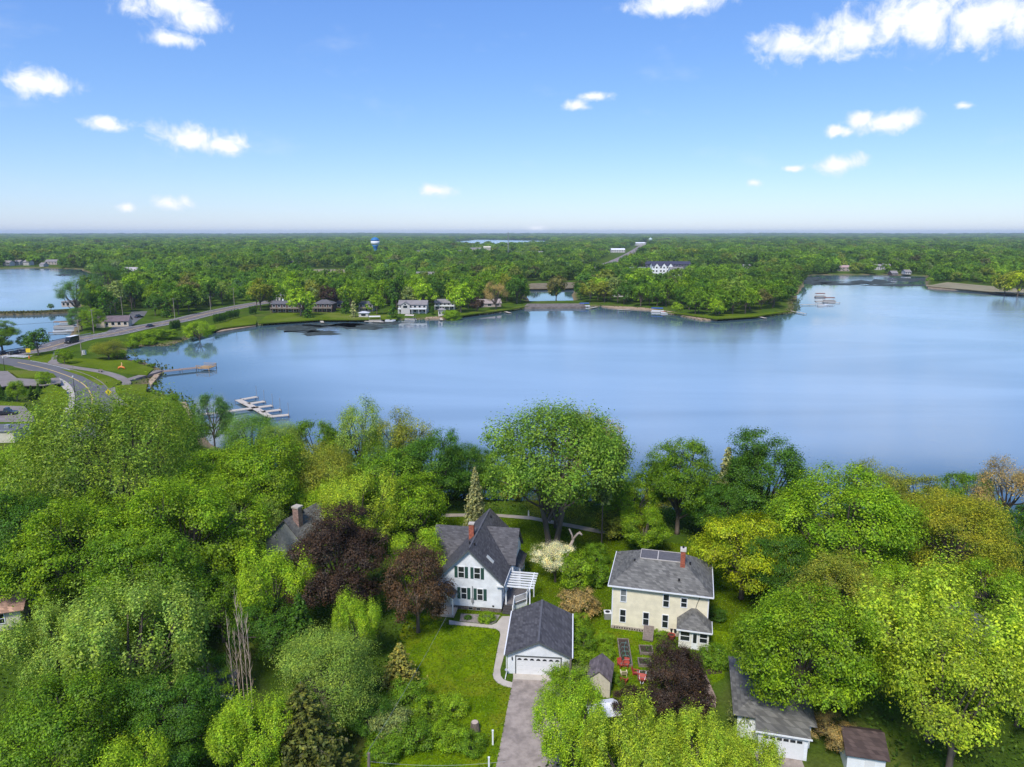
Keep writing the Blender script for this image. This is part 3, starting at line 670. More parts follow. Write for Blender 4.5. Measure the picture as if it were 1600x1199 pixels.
T('big', 90, 1050, 220, 'mid', 'shaded green maple in the lower left corner')
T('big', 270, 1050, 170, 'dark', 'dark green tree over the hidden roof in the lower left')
T('round', 420, 930, 110, 'dark', 'dark green tree between the twig clump and the purple maple', zs=.9)
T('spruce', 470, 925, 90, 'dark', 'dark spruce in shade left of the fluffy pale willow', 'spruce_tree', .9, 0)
T('fine', 510, 985, 165, 'pale', 'fluffy pale green willow below the large purple maple', 'willow_tree', .95, 0)
T('tuft', 553, 930, 82, 'lime', 'cone shaped lime tree at the foot of the large purple maple', zs=1.35)
T('larch', 625, 1000, 82, 'larch', 'golden green cypress at the left edge of the front lawn', 'cypress_tree', .75)
T('pine', 475, 1060, 150, 'pinec', 'dark brownish pine at the bottom left of centre', 'pine_tree', .9)
T('tuft', 395, 1090, 140, 'lime', 'lime green tree at the bottom, left of the dark pine')
T('tuft', 180, 1150, 150, 'lime', 'lime green crown cut off by the bottom edge at the left')
T('round', 885, 1040, 95, 'lit', 'bright feathery tree leaning over the driveway', zs=.8)
T('tuft', 900, 1080, 130, 'lime', 'lime maple beside the driveway at the bottom', zs=1.1)
T('tuft', 985, 1105, 150, 'yel', 'yellow-green maple at the bottom below the small tan shed', zs=1.1)
T('tuft', 1085, 1115, 130, 'yel', 'yellow-green maple at the bottom below the purple garden maple', zs=1.1)
T('tuft', 1170, 1145, 110, 'yel', 'yellow-green maple at the bottom in front of the white garage door')
T('big', 1055, 1005, 125, 'purple', 'dark purple maple over the vegetable beds', 'purple_maple', 1.05, 1)
T('round', 985, 1072, 75, 'purple', 'low purple maple left of the vegetable bed maple', 'purple_maple', .75)
T('round', 1300, 1110, 70, 'tan', 'small brown leafed tree beside the brown roofed shed', zs=.8)
T('round', 575, 1085, 80, 'dark', 'dark green tree behind the shrubs left of the front lawn', zs=.7)
# ---- shrubs
def S(px, top, w, col, label, zs=1.0, kind='shrub'): T(kind, px, top, w, col, label, 'shrub', zs, cat='shrub')
S(868, 846, 66, (.45, .45, .48), 'white blossoming shrub beside the pale dead trunk', .8, 'open')
S(903, 862, 62, 'lit', 'tall bright green shrub in front of the pale dead trunk', 1.5)
S(932, 850, 42, 'mid', 'round green shrub right of the pale dead trunk', 1.0)
S(930, 878, 48, 'mid', 'greyish green shrub left of the cream house', 1.1)
S(905, 920, 62, 'tan', 'brownish half-bare shrub behind the garage corner', 1.0)
S(906, 960, 42, 'lit', 'leafy green shrub at the back right of the garage', 1.0)
S(910, 985, 46, 'mid', 'leafy green shrub along the right garage wall', 1.0)
S(905, 1012, 50, 'lit', 'leafy green shrub at the front right of the garage', 1.0)
S(900, 1038, 52, 'grey', 'grey-green shrub between the garage and the small tan shed', 1.0)
S(946, 988, 28, 'lit', 'small light shrub left of the long vegetable bed', 1.0)
S(948, 1008, 30, 'lit', 'second small light shrub behind the small tan shed', .9)
S(967, 1055, 20, 'mid', 'little green shrub beside the small tan shed wall', 1.0)
S(928, 1085, 36, 'mid', 'dark leafed shrub at the front of the small tan shed', 1.0)
S(1115, 1005, 50, 'mid', 'spiky green shrub right of the cream house porch', 1.0)
S(1140, 1015, 45, 'mid', 'green shrub between the cream porch and the grey roof', .9)
S(1120, 948, 30, 'dark', 'dark shrub against the right wall of the cream house', 1.0)
S(1032, 982, 26, 'lit', 'low light green plant beside the cellar hatch', .6)
S(760, 955, 28, 'lit', 'bright rounded shrub in the gravel bed of the white house', .8)
S(731, 960, 12, 'dark', 'tiny dark shrub in the gravel bed of the white house', .9)
S(815, 892, 26, 'dark', 'green shrub at the right bay of the white house', 1.2)
S(832, 942, 20, 'mid', 'little shrub between the white deck and the garage', 1.0)
S(640, 1062, 62, 'mid', 'green shrub at the lower left corner of the front lawn', 1.0)
S(668, 1092, 56, 'lit', 'light green shrub in the hedge below the front lawn', 1.0)
S(705, 1082, 50, 'lime', 'yellowish shrub nearest the middle of the front lawn', 1.0)
S(648, 1122, 66, 'mid', 'rounded green shrub in the hedge row near the tree stump', 1.0)
S(700, 1125, 60, 'lit', 'green shrub left of the brown tree stump', .9)
S(735, 1145, 50, 'mid', 'low green shrub in front of the brown tree stump', .8)
S(610, 1105, 70, 'grey', 'grey-green shrub left of the hedge row', 1.0)
S(600, 1150, 60, 'mid', 'low shrub beside the leaning wire pole', .9)
S(1170, 1098, 62, 'grey', 'grey-green shrub in front of the grey roof with flue pipe', 1.0)
S(1105, 1135, 60, 'dark', 'dark green shrub under the purple garden maple', 1.0)
S(345, 1075, 60, 'dark', 'dark glossy shrub right of the hidden white trimmed roof', 1.0)
S(287, 658, 30, 'purple', 'dark reddish shrub on the bank at the start of the dock', 1.0)
S(1010, 835, 48, 'dark', 'trimmed green hedge shrub behind the cream house', .6)
S(1120, 835, 60, 'dark', 'low hedge shrub behind the golden layered tree', .6)
S(975, 790, 80, 'olive', 'broad olive shrub behind the small light green tree', .8)
# pale dead trunk with sawn fork
x, y = G(884, 880, 4); o = thing('dead_tree', 'pale barkless dead trunk with sawn off fork between the two houses', 'dead tree', (x, y, 3.95))
b = MB().tube([(0, 0, 0), (.25, .1, 1.6), (.8, .2, 3.0), (1.15, .3, 3.9)], [.3, .26, .22, .2], 9)
b.build('trunk', PALEW, o, True)
MB().tube([(.95, .22, 3.3), (.9, .3, 4.2), (.45, .4, 5.2)], [.17, .14, .12], 8).build('limb', PALEW, o, True)
MB().tube([(1.0, .25, 3.6), (1.6, .3, 4.4), (2.05, .3, 4.75)], [.19, .17, .16], 8).build('limb', PALEW, o, True)
MB().tube([(1.95, .3, 4.65), (2.3, .2, 4.3)], [.17, .15], 7).build('limb', PALEW, o, True)
x, y = G(383, 1112, 4); o = thing('bare_poplar', 'clump of tall leafless poplar stems standing bare in the lower left woods', 'bare tree', (x, y, 3.95))
rng = np.random.default_rng(5)
for i, (dx, hgt) in enumerate(((0, 13.6), (-.9, 11.2), (.75, 10.8), (-.4, 9), (.4, 12.2))):
    b = MB(); b.tube([(dx, 0, 0), (dx * 1.1, .1, hgt * .5), (dx * 1.15, 0, hgt)], [.07, .05, .01], 5)
    for k in range(34):
        f = rng.uniform(.25, .95); w = rng.uniform(0, 6.28); l = rng.uniform(.7, 1.8) * (1.1 - f * .5)
        b.tube([(dx * 1.1, 0, hgt * f), (dx * 1.1 + .22 * math.cos(w) * l, .22 * math.sin(w) * l, hgt * f + l * .6), (dx * 1.1 + .26 * math.cos(w) * l, .26 * math.sin(w) * l, hgt * f + l)], [.02, .012, .005], 3, False)
    b.build('stem', mat('dead_stem', (.45, .36, .28), .9, .3, 3), o)

# thicket along the near shore
NUM = ['first', 'second', 'third', 'fourth', 'fifth', 'sixth', 'seventh', 'eighth', 'ninth', 'tenth', 'eleventh', 'twelfth', 'thirteenth', 'fourteenth', 'fifteenth', 'sixteenth', 'seventeenth', 'eighteenth', 'nineteenth', 'twentieth', 'twenty-first', 'twenty-second', 'twenty-third', 'twenty-fourth', 'twenty-fifth', 'twenty-sixth']
for k in range(26):
    x = -62 + 6.4 * k + random.uniform(-1.5, 1.5); y = 122 + random.uniform(-1.5, 2) + (6 if x < -30 else 0) - (3 if x > 60 else 0)
    tree_at('shoreline_shrub', 'shrub', x, y, random.uniform(2.8, 4.2), GC[('dark', 'mid', 'olive', 'mid')[k % 4]], NUM[k] + ' tall shoreline shrub from the left in the thicket behind the houses', 'shrub', random.uniform(.8, 1.3), 'thicket along the near shore')

# ------------------------------------------------------------------ building kit
def fbox(b, face, pos, a0, a1, o0, o1, z0, z1):
    if face == 'F': b.box(a0, a1, pos - o1, pos - o0, z0, z1)
    elif face == 'B': b.box(a0, a1, pos + o0, pos + o1, z0, z1)
    elif face == 'R': b.box(pos + o0, pos + o1, a0, a1, z0, z1)
    else: b.box(pos - o1, pos - o0, a0, a1, z0, z1)
def win(parent, face, pos, a, z, w, h, frame=None, glass=None, shutter=None, rail=True, t=.09, name='window'):
    frame = frame or WHITE; glass = glass or GLASS
    b = MB(); x0, x1 = a - w / 2, a + w / 2
    for q in ((x0 - t, x0, z - t, z + h + t), (x1, x1 + t, z - t, z + h + t), (x0, x1, z - t, z), (x0, x1, z + h, z + h + t)): fbox(b, face, pos, q[0], q[1], -.05, .06, q[2], q[3])
    if rail: fbox(b, face, pos, x0, x1, -.05, .05, z + h * .5 - .035, z + h * .5 + .035)
    o = b.build(name, frame, parent)
    for zz0, zz1 in (((z, z + h * .5 - .035), (z + h * .5 + .035, z + h)) if rail else ((z, z + h),)):
        b = MB(); fbox(b, face, pos, x0, x1, -.04, .025, zz0, zz1); b.build('pane', glass, o)
    if shutter:
        for s0 in (x0 - t - .42, x1 + t + .02):
            b = MB(); fbox(b, face, pos, s0, s0 + .4, -.02, .045, z - .04, z + h + .04)
            for k in range(1, 9): fbox(b, face, pos, s0 + .05, s0 + .35, .045, .06, z + h * k / 9 - .04, z + h * k / 9 + .02)
            b.build('shutter', shutter, parent)
    return o
def gwall(b, x0, x1, y0, y1, z0, ze, zr, axis='y'):
    """walls with gable ends; ridge along axis"""
    if axis == 'y':
        m_ = (x0 + x1) / 2; prof = [(x0, z0), (x1, z0), (x1, ze), (m_, zr), (x0, ze)]
        v = [(p[0], y0, p[1]) for p in prof] + [(p[0], y1, p[1]) for p in prof]
    else:
        m_ = (y0 + y1) / 2; prof = [(y1, z0), (y0, z0), (y0, ze), (m_, zr), (y1, ze)]
        v = [(x0, p[0], p[1]) for p in prof] + [(x1, p[0], p[1]) for p in prof]
    b.add(v, [(0, 1, 2, 3, 4), (9, 8, 7, 6, 5)] + [(i, 5 + i, 5 + (i + 1) % 5, (i + 1) % 5) for i in range(5)])
def groof(b, x0, x1, y0, y1, ze, zr, axis='y', over=.35, t=.14, lift=.0):
    if axis == 'y':
        m_ = (x0 + x1) / 2; k = (zr - ze) / (m_ - x0); zo = ze - k * over + lift + .05; zt = zr + lift + .05
        for xa in (x0 - over, x1 + over): b.slab([(xa, y0 - over, zo), (xa, y1 + over, zo), (m_, y1 + over, zt), (m_, y0 - over, zt)], t)
    else:
        m_ = (y0 + y1) / 2; k = (zr - ze) / (m_ - y0); zo = ze - k * over + lift + .05; zt = zr + lift + .05
        for ya in (y0 - over, y1 + over): b.slab([(x0 - over, ya, zo), (x1 + over, ya, zo), (x1 + over, m_, zt), (x0 - over, m_, zt)], t)
def rake(b, x0, x1, y, ze, zr, over=.35, w=.2):
    m_ = (x0 + x1) / 2; k = (zr - ze) / (m_ - x0)
    for s, xe in ((-1, x0 - over), (1, x1 + over)):
        zo = ze - k * over
        b.add([(xe, y - over - .05, zo - w), (xe, y - over - .05, zo + .02), (m_, y - over - .05, zr + .02), (m_, y - over - .05, zr - w),
               (xe, y - over - .002, zo - w), (xe, y - over - .002, zo + .02), (m_, y - over - .002, zr + .02), (m_, y - over - .002, zr - w)],
              [(0, 1, 2, 3), (7, 6, 5, 4), (0, 3, 7, 4), (1, 5, 6, 2), (0, 4, 5, 1), (3, 2, 6, 7)])
def hiproof(b, x0, x1, y0, y1, ze, zr, over=.4, rx=None, ry=None):
    """hip roof; rx,ry = half sizes of the flat or ridge on top"""
    X0, X1, Y0, Y1 = x0 - over, x1 + over, y0 - over, y1 + over; mx, my = (x0 + x1) / 2, (y0 + y1) / 2
    if rx is None:
        d = min(X1 - X0, Y1 - Y0) / 2; rx = (X1 - X0) / 2 - d + .01; ry = (Y1 - Y0) / 2 - d + .01
    v = [(X0, Y0, ze), (X1, Y0, ze), (X1, Y1, ze), (X0, Y1, ze), (mx - rx, my - ry, zr), (mx + rx, my - ry, zr), (mx + rx, my + ry, zr), (mx - rx, my + ry, zr)]
    v += [(p[0], p[1], ze - .06) for p in v[:4]]
    b.add(v, [(0, 1, 5, 4), (1, 2, 6, 5), (2, 3, 7, 6), (3, 0, 4, 7), (4, 5, 6, 7), (11, 10, 9, 8), (8, 9, 1, 0), (9, 10, 2, 1), (10, 11, 3, 2), (11, 8, 0, 3)])

# ------------------------------------------------------------------ white house
WHS = thing('white_house', 'white two storey gabled house with dark roof and green shutters', 'house', (-5.35, 82.4, GZ), R(-9.5))
b = MB(); gwall(b, -4.1, 4.1, 0, 13, .55, 4.4, 8.45); gwall(b, -6.2, 3.9, 4.9, 11.5, .55, 4.2, 7.7, 'x'); gwall(b, 0, 4.75, 5.0, 11.4, .55, 4.6, 7.95, 'x'); b.build('wall', SIDING, WHS)
b = MB(); b.box(-4.05, 4.05, .05, 12.95, 0, .55); b.box(-6.1, 4.7, 5.1, 11.3, 0, .5); b.build('foundation', STONE, WHS)
b = MB(); groof(b, -4.1, 4.1, 0, 13, 4.4, 8.45, 'y', .38); groof(b, -6.2, 0, 4.9, 11.5, 4.2, 7.7, 'x', .35); groof(b, 0, 4.75, 5.0, 11.4, 4.6, 7.95, 'x', .35)
rf = b.build('roof', GSHIN, WHS)
b = MB(); rake(b, -4.1, 4.1, 0, 4.4, 8.45, .38, .22); b.build('rake_trim', mat('dark_trim', (.10, .11, .11), .5, .05), WHS)
MB().box(4.44, 4.54, -.3, 4.4, 3.86, 4.02).build('gutter', WHITE, WHS); MB().box(3.5, 4.42, -.42, -.05, 3.72, 3.9).build('eave_return', WHITE, WHS)
b = MB()
for k in range(4): b.box(-.09, .09, .2 + 3.2 * k, 3.3 + 3.2 * k, 8.47, 8.53)
b.build('ridge_cap', mat('ridge_shingle', (.11, .11, .12), .9), rf)
for x, z, sh in ((-1.05, 4.45, 1), (1.0, 4.45, 1)): win(WHS, 'F', 0, x, z, .72, 1.45, shutter=GREENP)
for x, z in ((-.75, 1.55), (1.35, 1.55)): win(WHS, 'F', 0, x, z, .66, 1.5, shutter=GREENP)
for x in (-2.2, .1, 1.1): win(WHS, 'F', .05, x, .12, .5, .3, frame=GALV, rail=False, t=.05, name='basement_window')
win(WHS, 'R', 4.75, 8.2, 5.0, .7, 1.3); win(WHS, 'R', 4.1, 2.2, 1.5, .9, 1.5); win(WHS, 'R', 4.75, 6.6, 1.4, .9, 1.5)
b = MB(); b.box(4.75, 5.5, 6.4, 10.2, .2, 3.2); b.build('bay', SIDING, WHS)
b = MB(); b.slab([(4.6, 6.1, 4.0), (5.8, 6.1, 3.25), (5.8, 10.5, 3.25), (4.6, 10.5, 4.0)], .1); b.build('bay_roof', GSHIN, WHS)
win(WHS, 'R', 5.5, 7.3, 1.2, .8, 1.6); win(WHS, 'R', 5.5, 9.2, 1.2, .8, 1.6)
ch = MB().box(-1.1, -.45, 4.6, 5.25, 6.8, 9.6).build('chimney', BRICK, WHS)
MB().box(-1.16, -.39, 4.54, 5.31, 9.6, 9.75).build('cap', CONC, ch)
k_ = (8.45 - 4.4) / 4.1
b = MB(); zz = lambda x: 8.45 - k_ * x + .12
b.slab([(1.9, 1.6, zz(1.9) + .05), (2.75, 1.6, zz(2.75) + .05), (2.75, 2.2, zz(2.75) + .05), (1.9, 2.2, zz(1.9) + .05)], .1); b.build('skylight', mat('skylight', (.5, .52, .5), .3), rf)
for x, y in ((.35, 1.6), (-.35, 1.9), (.55, 11.2)): MB().tube([(x, y, zz(abs(x)) - .1), (x, y, zz(abs(x)) + .28)], .11, 8).build('roof_vent', DARKM, rf)
MB().box(.32, .42, -.12, -.03, .9, 3.4).build('conduit', GALV, WHS); MB().box(.22, .52, -.16, -.02, 1.2, 1.75).build('meter_box', GALV, WHS)
MB().box(2.9, 3.15, -.05, .0, .75, .95).build('wall_vent', DARKM, WHS)
# front entry porch
b = MB(); b.slab([(-4.6, -2.0, 2.55), (-4.6, -.02, 2.55), (-3.1, -.02, 3.7), (-3.1, -2.0, 3.7)], .12); b.slab([(-1.55, -2.0, 2.55), (-1.55, -.02, 2.55), (-3.1, -.02, 3.7), (-3.1, -2.0, 3.7)], .12); b.build('porch_roof', GSHIN, WHS)
b = MB(); b.add([(-4.4, -1.85, 2.55), (-1.75, -1.85, 2.55), (-3.1, -1.85, 3.55), (-4.4, -1.75, 2.55), (-1.75, -1.75, 2.55), (-3.1, -1.75, 3.55)], [(0, 1, 2), (5, 4, 3), (0, 3, 4, 1), (1, 4, 5, 2), (2, 5, 3, 0)]); b.build('porch_gable', WHITE, WHS)
for x in (-4.2, -1.85): MB().box(x, x + .14, -1.9, -1.76, 0, 2.55).build('porch_post', WHITE, WHS)
MB().box(-4.4, -1.6, -2.1, -.02, .02, .3).build('porch_floor', CONC, WHS); MB().box(-3.4, -2.5, -.06, -.01, .32, 2.3).build('front_door', mat('door_paint', (.5, .48, .44), .5), WHS)
# deck with stairs
DK = thing('deck', 'grey boarded deck with white railing at the right side of the white house', 'deck', (-5.35, 82.4, GZ), R(-9.5))
dp = [(4.15, .9), (5.6, .9), (7.0, 2.3), (7.0, 4.9), (4.15, 4.9)]
MB().prism(dp, .78, .9).build('deck_floor', mat('deck_boards', (.17, .155, .15), .9, .2, 6, stretch=(1, 8, 1)), DK)
MB().prism([(4.2, 1), (5.55, 1), (6.9, 2.35), (6.9, 4.8), (4.2, 4.8)], 0, .77).build('skirt', WHITE, DK)
for k in range(4): MB().box(4.2, 5.5, .9 - .28 * (k + 1), .9 - .28 * k, 0, .9 - .19 * (k + 1)).build('step', mat('dark_step', (.07, .065, .065), .8), DK)
rail = [((5.55, .95), (6.95, 2.32)), ((6.95, 2.32), (6.95, 4.85)), ((6.95, 4.85), (4.3, 4.85)), ((5.55, .95), (5.55, -.2))]
for i, (p, q) in enumerate(rail):
    p, q = Vector(p), Vector(q); dz0, dz1 = (.9, .9) if i < 3 else (.9, .15)
    for zt in (.95, .12): MB().tube([(p.x, p.y, dz0 + zt), (q.x, q.y, dz1 + zt)], .045, 4).build('rail', WHITE, DK)
    n = int((q - p).length / .16)
    for k in range(1, n):
        c = p + (q - p) * k / n; zb = dz0 + (dz1 - dz0) * k / n; MB().box(c.x - .02, c.x + .02, c.y - .02, c.y + .02, zb + .12, zb + .95).build('baluster', WHITE, DK)
for p in ((5.55, .95, .9), (6.95, 2.32, .9), (6.95, 4.85, .9), (5.55, -.2, .15)): MB().box(p[0] - .07, p[0] + .07, p[1] - .07, p[1] + .07, 0, p[2] + 1.1).build('post', WHITE, DK)
PG = thing('pergola', 'white slatted pergola over the deck of the white house', 'pergola', (-5.35, 82.4, GZ), R(-9.5))
for x, y in ((4.5, .95), (7.55, .95), (7.55, 4.7), (4.5, 4.7)): MB().box(x - .08, x + .08, y - .08, y + .08, 0, 3.05).build('post', WHITE, PG)
for x in (4.5, 7.55): MB().box(x - .06, x + .06, .5, 5.2, 3.05, 3.25).build('beam', WHITE, PG)
for k in range(7): MB().box(4.0, 8.1, .75 + .65 * k, .87 + .65 * k, 3.26, 3.42).build('rafter', WHITE, PG)

# ------------------------------------------------------------------ garage
GA = thing('garage', 'white detached garage with dark shingled gable roof and wide door', 'garage', (2.85, 68.9, GZ), R(-5))
b = MB(); gwall(b, -3.35, 3.35, 0, 8.4, 0, 2.55, 4.1); b.build('wall', SIDING, GA)
b = MB(); groof(b, -3.35, 3.35, 0, 8.4, 2.55, 4.1, 'y', .3); rf = b.build('roof', GSHIN, GA)
b = MB(); rake(b, -3.35, 3.35, 0, 2.55, 4.1, .3, .16); b.build('rake_trim', mat('dark_trim', (.10, .11, .11)), GA)
b = MB(); b.box(-.12, .12, -.25, 8.65, 4.14, 4.2); b.build('ridge_cap', mat('ridge_shingle', (.11, .11, .12)), rf)
for x in (-3.74, 3.62): MB().box(x, x + .12, -.32, 8.7, 2.36, 2.5).build('gutter', WHITE, GA)
MB().tube([(-3.6, -.2, 2.4), (-3.45, -.12, 2.1), (-3.45, -.12, .15), (-3.5, -1.2, .08)], .05, 5).build('downspout', WHITE, GA)
dr = MB().box(-2.4, 2.4, -.02, .0, .02, 2.1).build('garage_door', mat('door_white', (.72, .72, .72), .5, .04), GA)
for k in range(4): MB().box(-2.39, 2.39, -.045, -.021, .03 + .52 * k, .52 + .52 * k).build('panel', MATS['door_white'], dr)
for k in range(7):
    x = -2.05 + .683 * k; MB().add([(x + .24 * math.cos(a), -.055, 1.72 + .24 * math.sin(a)) for a in [math.pi * j / 8 for j in range(9)]] + [(x + .24 * math.cos(a), -.02, 1.72 + .24 * math.sin(a)) for a in [math.pi * j / 8 for j in range(9)]],
        [tuple(range(9))[::-1]] + [(j, j + 1, 10 + j, 9 + j) for j in range(8)]).build('pane', GLASS, dr)
b = MB(); b.box(-2.52, -2.4, -.06, .0, 0, 2.2); b.box(2.4, 2.52, -.06, 0, 0, 2.2); b.box(-2.52, 2.52, -.06, 0, 2.1, 2.25); b.build('door_frame', mat('dark_trim', (.1, .11, .11)), GA)
MB().box(-2.9, -2.78, -.16, -.01, 1.75, 2.05).build('wall_lamp', DARKM, GA)

# ------------------------------------------------------------------ cream house
YH = thing('cream_house', 'cream two storey house with grey hip roof and tall brick chimney', 'house', (12.05, 78.3, GZ), R(-14.3))
MB().box(.0, 11.2, 0, 8.6, .45, 5.75).build('wall', CREAM, YH)
b = MB(); b.box(-.04, 11.24, -.04, 8.64, 0, .45); b.build('foundation', mat('pale_block', (.42, .36, .30), .9, .3, 5), YH)
for k in range(14): MB().box(.35 + .3 * k, .5 + .3 * k, -.07, -.03, .12, .3).build('foundation_vent', SOIL, YH)
b = MB(); hiproof(b, 0, 11.2, 0, 8.6, 5.8, 8.05, .45, 2.65, 1.25); rf = b.build('roof', GSHIN2, YH)
b = MB(); b.box(2.95, 8.25, 3.05, 5.55, 8.04, 8.1); b.build('roof_deck', mat('roof_membrane', (.12, .115, .12), .8, .2), rf)
b = MB(); b.box(2.95, 8.25, 3.0, 3.06, 8.05, 8.16); b.box(2.93, 3.0, 3.0, 5.6, 8.05, 8.16); b.box(5.0, 5.12, 3.06, 5.5, 8.1, 8.18); b.box(2.95, 8.25, 5.54, 5.6, 8.05, 8.16); b.build('roof_edge', mat('pale_flashing', (.5, .46, .42), .6), rf)
for q in ((-.5, 11.7, -.52, -.44), (-.53, -.45, -.44, 9.1), (11.65, 11.73, -.44, 9.1)): MB().box(*q, 5.66, 5.82).build('gutter', WHITE, YH)
b = MB(); b.box(-.02, .12, -.05, .02, .4, 5.7); b.box(11.08, 11.22, -.05, .02, .4, 5.7); b.build('corner_trim', WHITE, YH)
ch = MB().box(7.75, 8.3, 2.5, 3.05, 6.9, 9.75).build('chimney', BRICK, YH)
MB().box(7.68, 8.37, 2.43, 3.12, 9.75, 10.1).build('cap', mat('chimney_cap', (.6, .55, .5), .8), ch); MB().tube([(8.02, 2.77, 10.08), (8.02, 2.77, 10.35)], .12, 8).build('flue', DARKM, ch)
for x, y, z in ((2.2, 3.0, 7.6), (8.8, 3.6, 7.7), (7.6, .9, 6.7)): MB().box(x, x + .22, y, y + .22, z - .2, z + .25).build('roof_vent', DARKM, rf)
for x, z, h in ((1.35, 3.7, 1.55), (6.35, 3.7, 1.55), (8.4, 3.95, 1.1)): win(YH, 'F', 0, x, z, .62, h, glass=GLASSL if x < 2 else GLASS)
for x in (1.35, 4.1, 6.35): win(YH, 'F', 0, x, 1.0, .62, 1.6)
for y in (2, 5.5):
    win(YH, 'R', 11.2, y, 3.7, .7, 1.5); win(YH, 'L', 0, y, 3.7, .7, 1.5); win(YH, 'L', 0, y, 1.0, .7, 1.5)
MB().tube([(10.2, -.05, 5.5), (9.9, -.06, 4.6), (9.75, -.06, 3.9)], .025, 4).build('service_wire', DARKM, YH)
# enclosed porch
b = MB(); b.box(8.0, 11.35, -2.3, -.06, 0, .95); b.box(8.0, 8.15, -2.3, -.06, .95, 2.5); b.box(11.2, 11.35, -2.3, -.06, .95, 2.5); b.box(8.15, 11.2, -2.3, -2.18, 2.2, 2.5)
for x0, x1 in ((9.25, 9.45), (10.15, 10.3)): b.box(x0, x1, -2.3, -2.18, .95, 2.2)
b.build('porch_wall', mat('porch_white', (.72, .69, .62), .6, .05), YH)
win(YH, 'F', -2.25, 8.7, 1.0, 1.0, 1.15, rail=True); win(YH, 'F', -2.25, 10.75, 1.0, .8, 1.15)
dr = MB().box(9.45, 10.15, -2.34, -2.2, .1, 2.2).build('porch_door', WHITE, YH); MB().box(9.6, 10.0, -2.37, -2.345, .9, 2.0).build('pane', GLASS, dr)
b = MB(); X0, X1, Y0 = 7.7, 11.65, -2.65
b.add([(X0, Y0, 2.5), (X1, Y0, 2.5), (X1, -.02, 2.5), (X0, -.02, 2.5), (9.6, -1.1, 3.95), (9.9, -.02, 3.95), (9.3, -.02, 3.95)], [(0, 1, 4), (1, 2, 5, 4), (4, 5, 6), (3, 0, 4, 6), (0, 3, 2, 1), (2, 3, 6, 5)]); b.build('porch_roof', GSHIN2, YH)
b = MB(); b.box(X0, X1, Y0 - .07, Y0, 2.38, 2.54); b.box(X1, X1 + .07, Y0, 0, 2.38, 2.54); b.build('porch_gutter', WHITE, YH)
b = MB(); b.slab([(3.9, -2.0, .25), (5.1, -2.0, .25), (5.1, -.06, 1.0), (3.9, -.06, 1.0)], .1); b.add([(3.95, -1.9, 0), (5.05, -1.9, 0), (5.05, -.08, 0), (3.95, -.08, 0), (3.95, -1.9, .2), (5.05, -1.9, .2), (5.05, -.08, .88), (3.95, -.08, .88)], [(0, 1, 5, 4), (1, 2, 6, 5), (3, 0, 4, 7), (2, 3, 7, 6)]); b.build('cellar_hatch', WOOD, YH)
for k in range(1, 8): MB().slab([(3.9 + .15 * k - .01, -2.0, .262), (3.9 + .15 * k + .01, -2.0, .262), (3.9 + .15 * k + .01, -.06, 1.012), (3.9 + .15 * k - .01, -.06, 1.012)], .008).build('board_joint', SOIL, YH)
MB().tube([(11.3, -1.6, .5), (13.3, -2.3, .12)], .05, 5).build('downspout', WHITE, YH)
x, y = G(949, 966, GZ); o = thing('air_conditioner', 'grey air conditioner unit beside the left wall of the cream house', 'air conditioner', (x, y, GZ))
MB().box(-.4, .4, -.4, .4, 0, .8).build('casing', GALV, o); MB().box(-.45, .45, -.45, .45, .8, .88).build('lid', WHITE, o); MB().tube([(0, 0, .885), (0, 0, .9)], .3, 12).build('fan_grille', DARKM, o)

# ------------------------------------------------------------------ garden of the cream house
def rect(px0, px1, py0, py1): 
    a = G((px0 + px1) / 2, (py0 + py1) / 2, GZ); w = abs(G(px1, (py0 + py1) / 2, GZ)[0] - G(px0, (py0 + py1) / 2, GZ)[0]); l = abs(G(px0, py0, GZ)[1] - G(px0, py1, GZ)[1])
    return a, w, l
for (q, lab) in (((967, 985, 1001, 1042), 'long raised vegetable bed with netting beside the small tan shed'), ((999, 1020, 1012, 1024), 'raised planting bed nearest the cellar hatch'),
                 ((997, 1017, 1032, 1043), 'middle raised planting bed at the purple maple edge'), ((996, 1024, 1052, 1064), 'raised bed with bare soil nearest the red chairs')):
    (x, y), w, l = rect(*q); o = thing('raised_bed', lab, 'raised bed', (x, y, GZ), R(-4), 'raised vegetable beds'); w /= 2; l /= 2
    for bx in ((-w, w, -l, -l + .1), (-w, w, l - .1, l), (-w, -w + .1, -l + .1, l - .1), (w - .1, w, -l + .1, l - .1)): MB().box(*bx, 0, .35).build('side_board', WOOD, o)
    MB().box(-w + .1, w - .1, -l + .1, l - .1, 0, .26).build('soil', SOIL, o)
    rng = np.random.default_rng(int(q[0])); n = 60
    P3 = np.column_stack([rng.uniform(-w + .15, w - .15, n), rng.uniform(-l + .15, l * (.1 if q[0] == 967 else .9), n), rng.uniform(.28, .45, n)])
    V, Q = leafquads(P3, unit(rng.normal(size=(n, 3)) + np.array([0, 0, 1.5])), .16, rng); c = link('seedlings', npmesh('seedlings', V, Q), LEAF, o); c['kind'] = 'stuff'; c.color = (.08, .15, .03, 1)
    if q[0] == 967:
        for k in range(5):
            yy = -l * .9 + k * l * .32; MB().tube([(-w * .8, yy, .3), (-w * .5, yy, .75), (w * .5, yy, .75), (w * .8, yy, .3)], .018, 4).build('hoop', mat('teal_hose', (.12, .3, .28), .5), o)
        MB().tube([(0, -l * .8, .78), (-.1, 0, .8), (.3, l * .7, .5)], .02, 4).build('hose', mat('teal_hose', (.12, .3, .28)), o)
